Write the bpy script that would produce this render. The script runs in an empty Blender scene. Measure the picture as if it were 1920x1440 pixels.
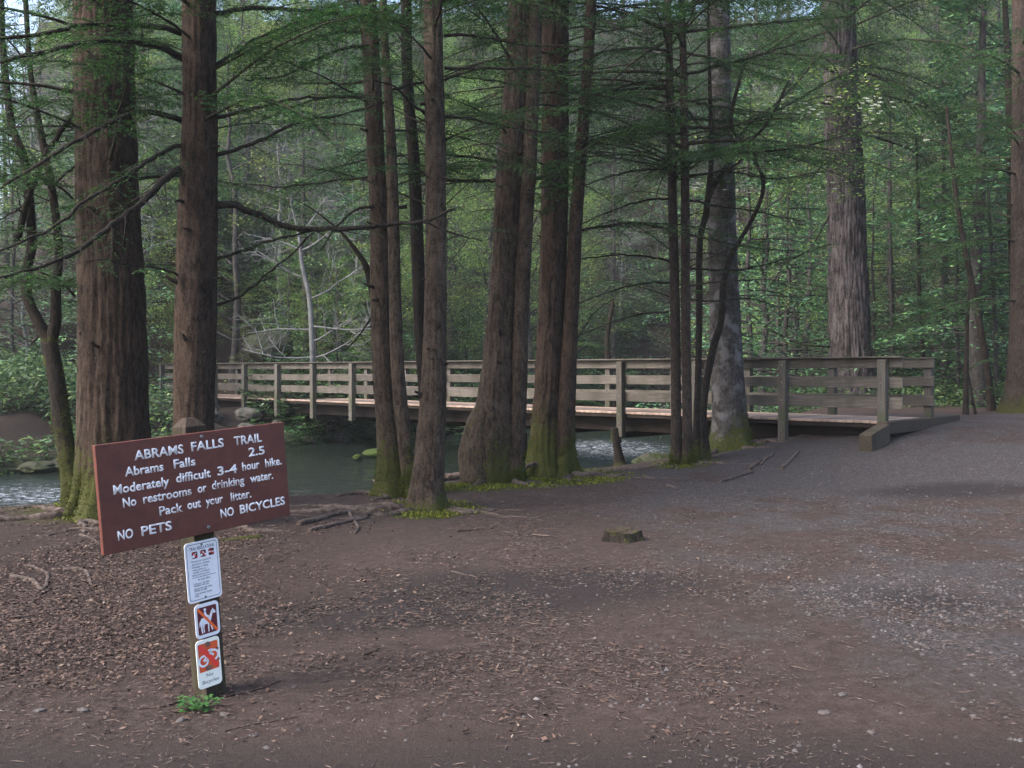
import bpy, math, random
import numpy as np
from mathutils import Vector, Matrix
R = math.radians
SC = bpy.context.scene
COL = SC.collection

# ------------------------------------------------------------ camera, sky, sun
CAM_Z = 1.6
PITCH = R(0.805)
FPX = 1850.0
cam = bpy.data.cameras.new('camera'); cam_ob = bpy.data.objects.new('camera', cam); COL.objects.link(cam_ob)
cam.sensor_width = 36.0; cam.lens = FPX / 1920 * 36; cam.clip_start = 0.05; cam.clip_end = 600
cam_ob.location = (0, 0, CAM_Z); cam_ob.rotation_euler = (math.pi / 2 - PITCH, 0, 0)
SC.camera = cam_ob

SUN_ELEV, SUN_AZ = R(46), R(-118)      # azimuth measured from +Y towards +X: the sun stands to the left, a little behind the camera
world = bpy.data.worlds.new('World'); SC.world = world; world.use_nodes = True
wn = world.node_tree
sky = wn.nodes.new('ShaderNodeTexSky'); sky.sky_type = 'NISHITA'; sky.sun_disc = False
sky.sun_elevation = SUN_ELEV; sky.sun_rotation = SUN_AZ
sky.air_density = 1.0; sky.dust_density = 4.0; sky.ozone_density = 1.0
bg = wn.nodes['Background']; bg.inputs['Strength'].default_value = 0.14
wn.links.new(sky.outputs[0], bg.inputs['Color'])
sun = bpy.data.lights.new('sun', 'SUN'); sun.energy = 1.9; sun.angle = R(26); sun.color = (1.0, 0.93, 0.86)
sun_ob = bpy.data.objects.new('sun', sun); COL.objects.link(sun_ob)
sd = Vector((math.sin(SUN_AZ) * math.cos(SUN_ELEV), math.cos(SUN_AZ) * math.cos(SUN_ELEV), math.sin(SUN_ELEV)))
sun_ob.rotation_euler = sd.to_track_quat('Z', 'Y').to_euler()
vs = SC.view_settings
vs.view_transform = 'Standard'; vs.look = 'None'; vs.gamma = 1.0; vs.use_curve_mapping = False
vs.exposure = 1.9
SC.cycles.max_bounces = 6; SC.cycles.diffuse_bounces = 3; SC.cycles.glossy_bounces = 2
SC.cycles.transmission_bounces = 3; SC.cycles.volume_bounces = 0; SC.cycles.transparent_max_bounces = 4
SC.cycles.use_denoising = True

# ------------------------------------------------------------ helpers
rng = np.random.default_rng(11)
random.seed(5)

def P(px, py, Y):
    """world point at depth Y that the photograph shows at pixel (px, py)"""
    a = (px - 960) / FPX; b = (720 - py) / FPX
    dy = math.cos(PITCH) + b * math.sin(PITCH); dz = b * math.cos(PITCH) - math.sin(PITCH)
    return np.array((a / dy * Y, Y, CAM_Z + dz / dy * Y))

def link(o, parent=None):
    COL.objects.link(o)
    if parent is not None: o.parent = parent
    return o

def tag(o, label=None, cat=None, group=None, kind=None):
    if label: o['label'] = label
    if cat: o['category'] = cat
    if group: o['group'] = group
    if kind: o['kind'] = kind
    return o

def empty(name, loc=(0, 0, 0), rz=0.0):
    o = bpy.data.objects.new(name, None); COL.objects.link(o)
    o.location = tuple(loc); o.rotation_euler = (0, 0, rz); o.empty_display_size = 0.2
    return o

class MB:
    """collects vertices and faces (numpy blocks) for one mesh"""
    def __init__(s): s.v = []; s.f = []; s.n = 0; s.att = []; s.mi = []
    def add(s, v, f, att=None, mi=0):
        v = np.asarray(v, float).reshape(-1, 3)
        s.v.append(v)
        for face in f: s.f.append(tuple(int(i) + s.n for i in face))
        s.mi += [mi] * len(f)
        s.att.append(np.zeros(len(v)) if att is None else np.asarray(att, float))
        s.n += len(v)
    def build(s, name, mat, parent=None, origin=None, smooth=False, attname=None):
        me = bpy.data.meshes.new(name)
        v = np.concatenate(s.v) if s.v else np.zeros((0, 3))
        if origin is not None: v = v - np.asarray(origin)
        me.from_pydata(v.tolist(), [], s.f)
        mats = mat if isinstance(mat, (list, tuple)) else [mat]
        for m in mats: me.materials.append(m)
        if len(mats) > 1: me.polygons.foreach_set('material_index', s.mi)
        if smooth: me.polygons.foreach_set('use_smooth', [True] * len(me.polygons))
        if attname:
            a = me.attributes.new(attname, 'FLOAT', 'POINT'); a.data.foreach_set('value', np.concatenate(s.att))
        o = bpy.data.objects.new(name, me); COL.objects.link(o)
        if parent is not None: o.parent = parent
        return o

def fast_mesh(name, verts, k, mat, att=None):
    """verts (F*k,3): F separate k-gons"""
    me = bpy.data.meshes.new(name)
    n = len(verts); F = n // k
    me.vertices.add(n); me.vertices.foreach_set('co', np.ascontiguousarray(verts, dtype=np.float32).ravel())
    me.loops.add(n); me.loops.foreach_set('vertex_index', np.arange(n, dtype=np.int32))
    me.polygons.add(F); me.polygons.foreach_set('loop_start', np.arange(0, n, k, dtype=np.int32))
    try: me.polygons.foreach_set('loop_total', np.full(F, k, dtype=np.int32))
    except Exception: pass
    me.materials.append(mat)
    if att is not None:
        a = me.attributes.new('tone', 'FLOAT', 'POINT'); a.data.foreach_set('value', np.repeat(att, k).astype(np.float32))
    me.update(); me.validate()
    return me

def obj(name, me, parent=None):
    o = bpy.data.objects.new(name, me); COL.objects.link(o)
    if parent is not None: o.parent = parent
    return o

def unit(v):
    v = np.asarray(v, float)
    return v / np.maximum(np.linalg.norm(v, axis=-1, keepdims=True), 1e-9)

# value noise
def _h(ix, iy, iz, seed):
    h = (ix * 374761393 + iy * 668265263 + iz * 2147483647 + seed * 144269) & 0xffffffff
    h = ((h ^ (h >> 13)) * 1274126177) & 0xffffffff
    return ((h ^ (h >> 16)) & 0xffff) / 65535.0
def noise(x, y, z=0.0, seed=0):
    x = np.asarray(x, float); y = np.asarray(y, float); z = np.asarray(z, float) + 0 * x
    ix = np.floor(x).astype(np.int64); iy = np.floor(y).astype(np.int64); iz = np.floor(z).astype(np.int64)
    fx = x - ix; fy = y - iy; fz = z - iz
    fx = fx * fx * (3 - 2 * fx); fy = fy * fy * (3 - 2 * fy); fz = fz * fz * (3 - 2 * fz)
    r = 0
    for dx in (0, 1):
        for dy in (0, 1):
            for dz in (0, 1):
                w = (fx if dx else 1 - fx) * (fy if dy else 1 - fy) * (fz if dz else 1 - fz)
                r = r + w * _h(ix + dx, iy + dy, iz + dz, seed)
    return r
def fbm(x, y, z=0.0, seed=0, oct=3):
    r = 0; a = 0.5; t = 0
    for o in range(oct):
        r = r + a * noise(np.asarray(x) * 2 ** o, np.asarray(y) * 2 ** o, np.asarray(z) * 2 ** o, seed + o); t += a; a *= 0.5
    return r / t
def sstep(a, b, x):
    t = np.clip((np.asarray(x, float) - a) / (b - a), 0, 1); return t * t * (3 - 2 * t)

def smooth_path(pts, n):
    """Catmull-Rom through pts, n samples"""
    p = np.asarray(pts, float)
    if len(p) == 2: return p[0] + (p[1] - p[0]) * np.linspace(0, 1, n)[:, None]
    q = np.vstack([2 * p[0] - p[1], p, 2 * p[-1] - p[-2]])
    seg = np.linalg.norm(np.diff(p[:, :3], axis=0), axis=1); cum = np.concatenate([[0], np.cumsum(seg)]); cum /= cum[-1]
    out = []
    for t in np.linspace(0, 1, n):
        i = min(np.searchsorted(cum, t, side='right') - 1, len(p) - 2)
        u = (t - cum[i]) / max(cum[i + 1] - cum[i], 1e-9)
        a, b, c, d = q[i], q[i + 1], q[i + 2], q[i + 3]
        out.append(0.5 * (2 * b + (c - a) * u + (2 * a - 5 * b + 4 * c - d) * u * u + (3 * b - a - 3 * c + d) * u ** 3))
    return np.array(out)

def tube_arrays(path, rad, ns=8, rough=None, cap=True):
    path = np.asarray(path, float); n = len(path); rad = np.broadcast_to(np.asarray(rad, float), (n,))
    T = unit(np.gradient(path, axis=0))
    ref = np.array((0, 0, 1.0)) if abs(T[0][2]) < 0.9 else np.array((0, 1.0, 0))
    A = unit(np.cross(T, ref)); B = np.cross(T, A)
    th = np.linspace(0, 2 * math.pi, ns, endpoint=False)
    rr = rad[:, None] * np.ones(ns)[None]
    if rough is not None: rr = rr + rough(np.arange(n)[:, None] + 0 * rr, th[None] + 0 * rr, path, rr)
    V = path[:, None] + rr[..., None] * (np.cos(th)[None, :, None] * A[:, None] + np.sin(th)[None, :, None] * B[:, None])
    V = V.reshape(-1, 3)
    i = np.arange(n - 1)[:, None] * ns; j = np.arange(ns)[None]; j2 = (j + 1) % ns
    F = np.stack([i + j, i + j2, i + ns + j2, i + ns + j], -1).reshape(-1, 4).tolist()
    if cap: F.append(list(range((n - 1) * ns, n * ns))); F.append(list(range(ns - 1, -1, -1)))
    return V, F

def box_arrays(sx, sy, sz, c=(0, 0, 0), bev=0.0):
    x, y, z = sx / 2, sy / 2, sz / 2
    b = bev
    if b <= 0:
        v = [(-x, -y, -z), (x, -y, -z), (x, y, -z), (-x, y, -z), (-x, -y, z), (x, -y, z), (x, y, z), (-x, y, z)]
        f = [(3, 2, 1, 0), (4, 5, 6, 7), (0, 1, 5, 4), (1, 2, 6, 5), (2, 3, 7, 6), (3, 0, 4, 7)]
    else:
        v = []
        for zz, ins in ((-z, b), (-z + b, 0), (z - b, 0), (z, b)):
            X, Y = x - ins, y - ins
            v += [(-X + (b if not ins else 0), -Y, zz), (X - (b if not ins else 0), -Y, zz), (X, -Y + (b if not ins else 0), zz), (X, Y - (b if not ins else 0), zz),
                  (X - (b if not ins else 0), Y, zz), (-X + (b if not ins else 0), Y, zz), (-X, Y - (b if not ins else 0), zz), (-X, -Y + (b if not ins else 0), zz)]
        f = [tuple(range(7, -1, -1)), tuple(range(24, 32))]
        for r in range(3):
            for j in range(8): f.append((r * 8 + j, r * 8 + (j + 1) % 8, (r + 1) * 8 + (j + 1) % 8, (r + 1) * 8 + j))
    v = np.array(v, float) + np.array(c)
    return v, f

# ------------------------------------------------------------ materials
def new_mat(name):
    m = bpy.data.materials.new(name); m.use_nodes = True
    nt = m.node_tree; b = nt.nodes['Principled BSDF']; return m, nt, b
def N(nt, t, **kw):
    n = nt.nodes.new(t)
    for k, v in kw.items():
        if k in n.inputs.keys() if isinstance(k, str) else False: n.inputs[k].default_value = v
        else: setattr(n, k, v)
    return n
def ramp(nt, fac, stops):
    r = nt.nodes.new('ShaderNodeValToRGB'); els = r.color_ramp.elements
    while len(els) > 1: els.remove(els[-1])
    els[0].position = stops[0][0]; els[0].color = (*stops[0][1], 1)
    for p, c in stops[1:]:
        e = els.new(p); e.color = (*c, 1)
    if fac is not None: nt.links.new(fac, r.inputs[0])
    return r.outputs[0]
def noise_n(nt, vec, scale, detail=4, rough=0.6, dist=0.0):
    n = nt.nodes.new('ShaderNodeTexNoise'); n.inputs['Scale'].default_value = scale
    n.inputs['Detail'].default_value = detail; n.inputs['Roughness'].default_value = rough; n.inputs['Distortion'].default_value = dist
    if vec is not None: nt.links.new(vec, n.inputs['Vector'])
    return n.outputs['Fac']
def mapped(nt, scale=(1, 1, 1), src='Object', rot=(0, 0, 0)):
    tc = nt.nodes.new('ShaderNodeTexCoord'); mp = nt.nodes.new('ShaderNodeMapping')
    mp.inputs['Scale'].default_value = scale; mp.inputs['Rotation'].default_value = rot
    nt.links.new(tc.outputs[src], mp.inputs[0]); return mp.outputs[0]
def mixc(nt, fac, a, b, blend='MIX'):
    m = nt.nodes.new('ShaderNodeMix'); m.data_type = 'RGBA'; m.blend_type = blend
    for s, v in ((0, fac), (6, a), (7, b)):
        if isinstance(v, (int, float)): m.inputs[s].default_value = v
        elif isinstance(v, tuple): m.inputs[s].default_value = (*v, 1)
        else: nt.links.new(v, m.inputs[s])
    return m.outputs[2]
def math_n(nt, op, a, b=None):
    m = nt.nodes.new('ShaderNodeMath'); m.operation = op
    for i, v in enumerate((a, b)):
        if v is None: continue
        if isinstance(v, (int, float)): m.inputs[i].default_value = v
        else: nt.links.new(v, m.inputs[i])
    return m.outputs[0]
def bump(nt, b, h, strength=0.5, dist=0.02):
    n = nt.nodes.new('ShaderNodeBump'); n.inputs['Strength'].default_value = strength; n.inputs['Distance'].default_value = dist
    nt.links.new(h, n.inputs['Height']); nt.links.new(n.outputs[0], b.inputs['Normal'])

def bark_mat(name, dark, light, moss=(0.05, 0.055, 0.012), vs_=0.34, scale=24.0, spots=None, k=0.48):
    dark = tuple(a * k for a in dark); light = tuple(a * k for a in light); moss = tuple(a * 0.8 for a in moss); spots = tuple(a * k for a in spots) if spots else None
    m, nt, b = new_mat(name)
    v = mapped(nt, (1, 1, vs_))
    n1 = noise_n(nt, v, scale, 5, 0.65, 0.3); n2 = noise_n(nt, mapped(nt), 3.0, 3, 0.6); n3 = noise_n(nt, mapped(nt), 60, 2, 0.7)
    f = math_n(nt, 'ADD', math_n(nt, 'MULTIPLY', n1, 0.75), math_n(nt, 'MULTIPLY', n2, 0.45))
    n4 = noise_n(nt, mapped(nt, (1, 1, vs_ * 2.2)), scale * 2.6, 4, 0.75)
    f = math_n(nt, 'ADD', math_n(nt, 'MULTIPLY', f, 0.62), math_n(nt, 'MULTIPLY', n4, 0.42))
    c = ramp(nt, f, [(0.42, tuple(a * 0.5 for a in dark)), (0.52, dark), (0.60, tuple((a + b_) / 2 for a, b_ in zip(dark, light))), (0.72, light)])
    if spots: c = mixc(nt, ramp(nt, n2, [(0.52, (0, 0, 0)), (0.62, (1, 1, 1))]), c, spots)
    at = nt.nodes.new('ShaderNodeAttribute'); at.attribute_name = 'moss'
    mm = math_n(nt, 'ADD', at.outputs['Fac'], math_n(nt, 'MULTIPLY', math_n(nt, 'SUBTRACT', noise_n(nt, mapped(nt), 15, 5, 0.75), 0.5), 2.2))
    mk = ramp(nt, mm, [(0.30, (0, 0, 0)), (0.50, (1, 1, 1))])
    mk2 = math_n(nt, 'MULTIPLY', mk, ramp(nt, at.outputs['Fac'], [(0.0, (0, 0, 0)), (0.08, (1, 1, 1))]))
    c = mixc(nt, mk2, c, mixc(nt, n3, tuple(x * 0.45 for x in moss), tuple(x * 1.6 for x in moss)))
    nt.links.new(c, b.inputs['Base Color'])
    b.inputs['Roughness'].default_value = 0.9; b.inputs['Specular IOR Level'].default_value = 0.2
    bump(nt, b, math_n(nt, 'ADD', n1, math_n(nt, 'MULTIPLY', n4, 0.6)), 1.0, 0.035)
    return m

def leaf_mat(name, stops, rough=0.55, trans=0.25, objvar=0.0, spec=0.3, k=1.0):
    stops = [(p_, tuple(a * k for a in c_)) for p_, c_ in stops]
    m, nt, b = new_mat(name)
    g = nt.nodes.new('ShaderNodeNewGeometry')
    c = ramp(nt, g.outputs['Random Per Island'], stops)
    if objvar:
        oi = nt.nodes.new('ShaderNodeObjectInfo'); hs = nt.nodes.new('ShaderNodeHueSaturation')
        nt.links.new(math_n(nt, 'ADD', math_n(nt, 'MULTIPLY', oi.outputs['Random'], objvar * 0.12), 0.5 - objvar * 0.06), hs.inputs['Hue'])
        nt.links.new(math_n(nt, 'ADD', math_n(nt, 'MULTIPLY', oi.outputs['Random'], objvar), 1 - objvar / 2), hs.inputs['Value'])
        nt.links.new(c, hs.inputs['Color']); c = hs.outputs[0]
    nt.links.new(c, b.inputs['Base Color'])
    b.inputs['Roughness'].default_value = rough; b.inputs['Specular IOR Level'].default_value = spec
    if trans:
        t = nt.nodes.new('ShaderNodeBsdfTranslucent'); mx = nt.nodes.new('ShaderNodeMixShader'); mx.inputs[0].default_value = trans
        nt.links.new(c, t.inputs['Color']); nt.links.new(b.outputs[0], mx.inputs[1]); nt.links.new(t.outputs[0], mx.inputs[2])
        nt.links.new(mx.outputs[0], nt.nodes['Material Output'].inputs['Surface'])
    return m

M = {}
M['bark_red'] = bark_mat('bark_red_brown', (0.031, 0.020, 0.014), (0.14, 0.092, 0.066))
M['bark_hem'] = bark_mat('bark_grey_brown', (0.042, 0.029, 0.020), (0.175, 0.130, 0.098))
M['bark_dark'] = bark_mat('bark_dark', (0.018, 0.013, 0.010), (0.075, 0.058, 0.045), scale=40)
M['bark_thin'] = bark_mat('bark_thin_brown', (0.035, 0.025, 0.020), (0.15, 0.11, 0.09), scale=36)
M['bark_pale'] = bark_mat('bark_pale_patchy', (0.055, 0.048, 0.044), (0.17, 0.155, 0.15), vs_=0.5, scale=12, spots=(0.24, 0.23, 0.23))
M['bark_pine'] = bark_mat('bark_pine_plates', (0.03, 0.025, 0.026), (0.21, 0.18, 0.185), vs_=0.12, scale=16)
M['bark_grey'] = bark_mat('bark_dead_grey', (0.16, 0.165, 0.17), (0.40, 0.41, 0.42), scale=30, vs_=0.4, k=0.5)
M['bark_far'] = bark_mat('bark_far', (0.045, 0.04, 0.04), (0.13, 0.12, 0.115), scale=12)
M['twig'] = bark_mat('twig_bark', (0.022, 0.017, 0.014), (0.085, 0.068, 0.055), moss=(0.04, 0.05, 0.015))
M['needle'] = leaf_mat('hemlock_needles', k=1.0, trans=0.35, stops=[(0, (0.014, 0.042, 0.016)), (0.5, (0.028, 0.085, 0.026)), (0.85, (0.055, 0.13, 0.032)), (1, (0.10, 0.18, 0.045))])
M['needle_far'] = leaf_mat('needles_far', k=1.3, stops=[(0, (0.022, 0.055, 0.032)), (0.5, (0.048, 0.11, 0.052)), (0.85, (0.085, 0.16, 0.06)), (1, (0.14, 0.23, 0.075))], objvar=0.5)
M['leaf_spring'] = leaf_mat('spring_leaves', [(0, (0.075, 0.14, 0.035)), (0.6, (0.15, 0.25, 0.06)), (1, (0.30, 0.40, 0.10))], trans=0.35, objvar=0.4)
M['leaf_rhodo'] = leaf_mat('rhododendron_leaves', [(0, (0.018, 0.05, 0.02)), (0.6, (0.04, 0.10, 0.035)), (1, (0.10, 0.18, 0.055))], rough=0.35, trans=0.15, objvar=0.4, spec=0.5)
M['petal'] = leaf_mat('dogwood_petals', [(0, (0.55, 0.6, 0.45)), (1, (0.8, 0.8, 0.72))], trans=0.3)
M['clover'] = leaf_mat('clover_leaves', [(0, (0.02, 0.07, 0.015)), (1, (0.05, 0.14, 0.03))], trans=0.2)
M['litter'] = leaf_mat('leaf_litter', [(0, (0.028, 0.018, 0.015)), (0.35, (0.07, 0.040, 0.030)), (0.65, (0.13, 0.075, 0.055)), (0.92, (0.17, 0.115, 0.09)), (1, (0.27, 0.21, 0.175))], rough=0.7, trans=0, k=0.52)
M['straw'] = leaf_mat('needle_straw', [(0, (0.05, 0.034, 0.028)), (0.5, (0.11, 0.075, 0.062)), (0.96, (0.18, 0.132, 0.112)), (1, (0.32, 0.26, 0.23))], rough=0.8, trans=0, k=0.50)
M['gravel'] = leaf_mat('gravel_stones', [(0, (0.045, 0.040, 0.040)), (0.5, (0.10, 0.088, 0.088)), (0.95, (0.15, 0.138, 0.138)), (1, (0.25, 0.235, 0.24))], rough=0.75, trans=0, k=0.52)
M['moss'] = leaf_mat('moss_tufts', [(0, (0.03, 0.045, 0.008)), (0.6, (0.07, 0.095, 0.014)), (1, (0.14, 0.16, 0.03))], rough=0.9, trans=0.1, spec=0.1, k=0.6)
M['moss_ground'] = leaf_mat('ground_moss', [(0, (0.035, 0.045, 0.008)), (0.6, (0.085, 0.10, 0.014)), (1, (0.17, 0.18, 0.03))], rough=0.9, trans=0.1, spec=0.1, k=1.1)
M['hillcover'] = leaf_mat('hill_cover', k=1.35, stops=[(0, (0.014, 0.028, 0.014)), (0.5, (0.032, 0.07, 0.028)), (0.85, (0.065, 0.11, 0.036)), (1, (0.14, 0.20, 0.055))])

def wood_mat(name, a, bcol, axis=0, green=0.0):
    a = (a[0] * 0.31, a[1] * 0.285, a[2] * 0.27); bcol = (bcol[0] * 0.32, bcol[1] * 0.30, bcol[2] * 0.285)
    m, nt, b = new_mat(name)
    s = [40, 40, 40]; s[axis] = 2.0
    g = noise_n(nt, mapped(nt, tuple(s)), 1.0, 5, 0.65, 0.4); w = noise_n(nt, mapped(nt), 2.3, 3, 0.6)
    oi = nt.nodes.new('ShaderNodeObjectInfo')
    c = ramp(nt, g, [(0.3, tuple(x * 0.55 for x in a)), (0.5, a), (0.72, bcol)])
    c = mixc(nt, ramp(nt, w, [(0.45, (0, 0, 0)), (0.7, (0.75, 0.75, 0.75))]), c, (a[0] * 0.45, a[1] * 0.5, a[2] * 0.42))
    if green: c = mixc(nt, ramp(nt, noise_n(nt, mapped(nt), 5.0, 4, 0.7), [(0.4, (0, 0, 0)), (0.7, (green,) * 3)]), c, (0.07, 0.085, 0.04))
    hs = nt.nodes.new('ShaderNodeHueSaturation')
    nt.links.new(math_n(nt, 'ADD', math_n(nt, 'MULTIPLY', oi.outputs['Random'], 0.45), 0.77), hs.inputs['Value'])
    nt.links.new(c, hs.inputs['Color']); nt.links.new(hs.outputs[0], b.inputs['Base Color'])
    b.inputs['Roughness'].default_value = 0.85; b.inputs['Specular IOR Level'].default_value = 0.2
    bump(nt, b, g, 0.6, 0.006)
    return m
M['rail_wood'] = wood_mat('weathered_rail_wood', (0.24, 0.22, 0.22), (0.42, 0.39, 0.39), 0, 0.25)
M['post_wood'] = wood_mat('weathered_post_wood', (0.22, 0.21, 0.205), (0.40, 0.39, 0.38), 2, 0.35)
M['deck_wood'] = wood_mat('deck_plank_wood', (0.90, 0.72, 0.62), (1.1, 0.92, 0.84), 1)
M['beam_wood'] = wood_mat('shaded_beam_wood', (0.035, 0.026, 0.022), (0.075, 0.055, 0.045), 0)  # beam colour darkened to stand in for the shade beneath the deck
M['kerb_wood'] = wood_mat('kerb_timber_wood', (0.14, 0.11, 0.095), (0.26, 0.21, 0.18), 0, 0.2)
M['signpost_wood'] = wood_mat('sign_post_wood', (0.10, 0.075, 0.065), (0.19, 0.15, 0.13), 2, 0.3)

def plain(name, c, rough=0.6, metal=0.0, spec=0.4, nz=0.0, nscale=20, c2=None, emis=None):
    m, nt, b = new_mat(name)
    b.inputs['Roughness'].default_value = rough; b.inputs['Metallic'].default_value = metal; b.inputs['Specular IOR Level'].default_value = spec
    if c2:
        n = noise_n(nt, mapped(nt), nscale, 5, 0.7)
        nt.links.new(ramp(nt, n, [(0.5 - nz, c), (0.5 + nz, c2)]), b.inputs['Base Color'])
        bump(nt, b, n, 0.15, 0.002)
    else: b.inputs['Base Color'].default_value = (*c, 1)
    return m
M['steel'] = plain('galvanised_bolt', (0.25, 0.25, 0.27), 0.4, 0.8, c2=(0.12, 0.11, 0.11), nz=0.15, nscale=200)
M['rock'] = plain('mossy_rock', (0.03, 0.032, 0.025), 0.85, c2=(0.085, 0.08, 0.075), nz=0.12, nscale=3, spec=0.1)
M['rock_moss'] = plain('rock_under_moss', (0.02, 0.032, 0.010), 0.9, c2=(0.045, 0.042, 0.036), nz=0.15, nscale=5, spec=0.1)
M['green_moss'] = plain('bright_rock_moss', (0.012, 0.022, 0.008), 0.9, c2=(0.045, 0.065, 0.014), nz=0.2, nscale=22, spec=0.1)
M['soil_root'] = bark_mat('root_bark', (0.07, 0.05, 0.043), (0.24, 0.19, 0.17), scale=18, vs_=1, k=0.55)
M['stick'] = bark_mat('stick_bark', (0.09, 0.06, 0.048), (0.34, 0.27, 0.24), scale=20, vs_=1)

# ------------------------------------------------------------ terrain functions
NEAR = np.array([(-200, 2), (-60, 8), (-14, 12.2), (-7.5, 13.6), (-2.9, 14.8), (-1, 17.2), (1, 18.8), (3.2, 20.4), (5, 24), (7, 30), (9, 38), (14, 55), (20, 80), (60, 190)], float)
FAR = np.array([(-200, 6), (-60, 14), (-12, 19), (-9, 20.5), (-7, 24.5), (-6.2, 27.5), (-4, 31), (-1, 36), (3, 45), (9, 60), (18, 85), (58, 200)], float)
WATER_Z = -0.5
def sdist(X, Y, L):
    d = np.full(np.shape(X), 1e9)
    for a, b in zip(L[:-1], L[1:]):
        ab = b - a; t = np.clip(((X - a[0]) * ab[0] + (Y - a[1]) * ab[1]) / (ab @ ab), 0, 1)
        d = np.minimum(d, np.hypot(X - a[0] - t * ab[0], Y - a[1] - t * ab[1]))
    return d
def gz(X, Y, detail=True):
    X = np.asarray(X, float); Y = np.asarray(Y, float)
    yn = np.interp(X, NEAR[:, 0], NEAR[:, 1]); yf = np.interp(X, FAR[:, 0], FAR[:, 1])
    dn = sdist(X, Y, NEAR) * np.where(Y < yn, 1, -1); df = sdist(X, Y, FAR) * np.where(Y > yf, 1, -1)
    rise = 0.66 * sstep(11, 18, Y) * sstep(1.5, 7, X) + 0.015 * np.clip(Y - 18, 0, 60) * sstep(1.5, 7, X)
    zl = rise + np.clip(Y - 38, 0, 200) * 0.62 * sstep(0, 8, dn)
    zl = np.minimum(zl, 40 + 4 * fbm(X / 20, Y / 20, seed=4))
    zl = (WATER_Z - 0.03) + (zl - WATER_Z + 0.03) * sstep(0, 1, np.clip(dn / 2.6, 0, 1) ** 0.8)
    # hillside beyond the river
    valley = sstep(-0.56, -0.40, X / np.maximum(Y, 5))           # the valley opens to the far left
    up = 0.9 * sstep(0, 2.2, df) + np.clip(df - 2, 0, 200) * (0.13 + 0.47 * valley)
    zf = WATER_Z - 0.03 + up
    zf = np.minimum(zf, (7 + 25 * valley) + 5 * fbm(X / 14, Y / 14, seed=9))
    back = np.clip(Y - 52, 0, 200) * 0.75
    tx, ty = X + 8.0, Y - 30.0; tt = np.clip((tx * -0.715 + ty * 0.6995), 0, 9); td = np.hypot(tx + 0.715 * tt, ty - 0.6995 * tt)
    terr = sstep(7.5, 3.0, td); zf = zf * (1 - terr) + np.minimum(zf, 0.55) * terr
    bed = WATER_Z - np.minimum(0.7, 0.45 * np.minimum(np.abs(dn), np.abs(df))) - 0.03
    z = np.where(dn > 0, zl, np.where(df > 0, zf, bed))
    z = np.where(valley > 0.5, np.maximum(z, np.minimum(WATER_Z - 0.6 + back, 40)), z)
    if detail:
        land = np.clip(np.maximum(dn, df), 0, 1.5) / 1.5
        z = z + land * (0.07 * (fbm(X / 1.6, Y / 1.6, seed=1) - 0.5) + 0.025 * (fbm(X * 2.2, Y * 2.2, seed=2) - 0.5))
        z = z + np.where(df > 0, land, 0) * 0.8 * (fbm(X / 2.5, Y / 2.5, seed=3) - 0.5)
    return z
def g1(x, y): return float(gz(np.array([x]), np.array([y]))[0])

def axis(lo, hi, near_lo, near_hi, step, grow=1.09):
    a = list(np.arange(near_lo, near_hi, step)); s = step; x = near_hi
    while x < hi: a.append(x); s *= grow; x += s
    a.append(hi); s = step; x = near_lo - s
    while x > lo: a.insert(0, x); s *= grow; x -= s
    a.insert(0, lo); return np.array(a)
def grid_mesh(name, xs, ys, zf, mat, atts=None, smooth=True):
    X, Y = np.meshgrid(xs, ys); Z = zf(X, Y); nx, ny = len(xs), len(ys)
    me = bpy.data.meshes.new(name)
    V = np.stack([X, Y, Z], -1).reshape(-1, 3)
    i = (np.arange(ny - 1)[:, None] * nx + np.arange(nx - 1)[None]).ravel()
    F = np.stack([i, i + 1, i + nx + 1, i + nx], -1)
    me.vertices.add(len(V)); me.vertices.foreach_set('co', V.astype(np.float32).ravel())
    me.loops.add(F.size); me.loops.foreach_set('vertex_index', F.astype(np.int32).ravel())
    me.polygons.add(len(F)); me.polygons.foreach_set('loop_start', np.arange(0, F.size, 4, dtype=np.int32))
    me.polygons.foreach_set('use_smooth', np.full(len(F), smooth))
    for k, fn in (atts or {}).items():
        a = me.attributes.new(k, 'FLOAT', 'POINT'); a.data.foreach_set('value', fn(X, Y, Z).astype(np.float32).ravel())
    me.materials.append(mat); me.update(); me.validate()
    o = bpy.data.objects.new(name, me); COL.objects.link(o); return o

TREE_BASES = [(-4.7, 11.0), (-3.2, 10.0), (-1.0, 11.4), (-1.5, 12.7), (-0.3, 14.0), (0.65, 15.0), (2.75, 16.0), (3.9, 17.3)]
def a_moss(X, Y, Z):
    r = 0 * X
    for bx, by, s in ((-0.3, 14.0, 1.0), (0.55, 14.9, 1.1), (-1.0, 11.4, 0.55), (-4.7, 11.2, 0.8), (2.75, 16.0, 0.5), (3.9, 17.3, 0.5), (-5.3, 12.0, 0.8), (-0.7, 14.0, 0.6), (-0.45, 13.45, 0.62), (0.1, 13.6, 0.55), (0.95, 14.35, 0.6), (1.25, 14.3, 0.4), (-0.95, 11.0, 0.4)):
        r = np.maximum(r, 1.25 * np.exp(-((X - bx) ** 2 + (Y - by) ** 2) / s ** 2))
    df = sdist(X, Y, FAR); r = np.maximum(r, 0.9 * np.exp(-df / 1.6) * (Y > 17))
    return r
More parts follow.
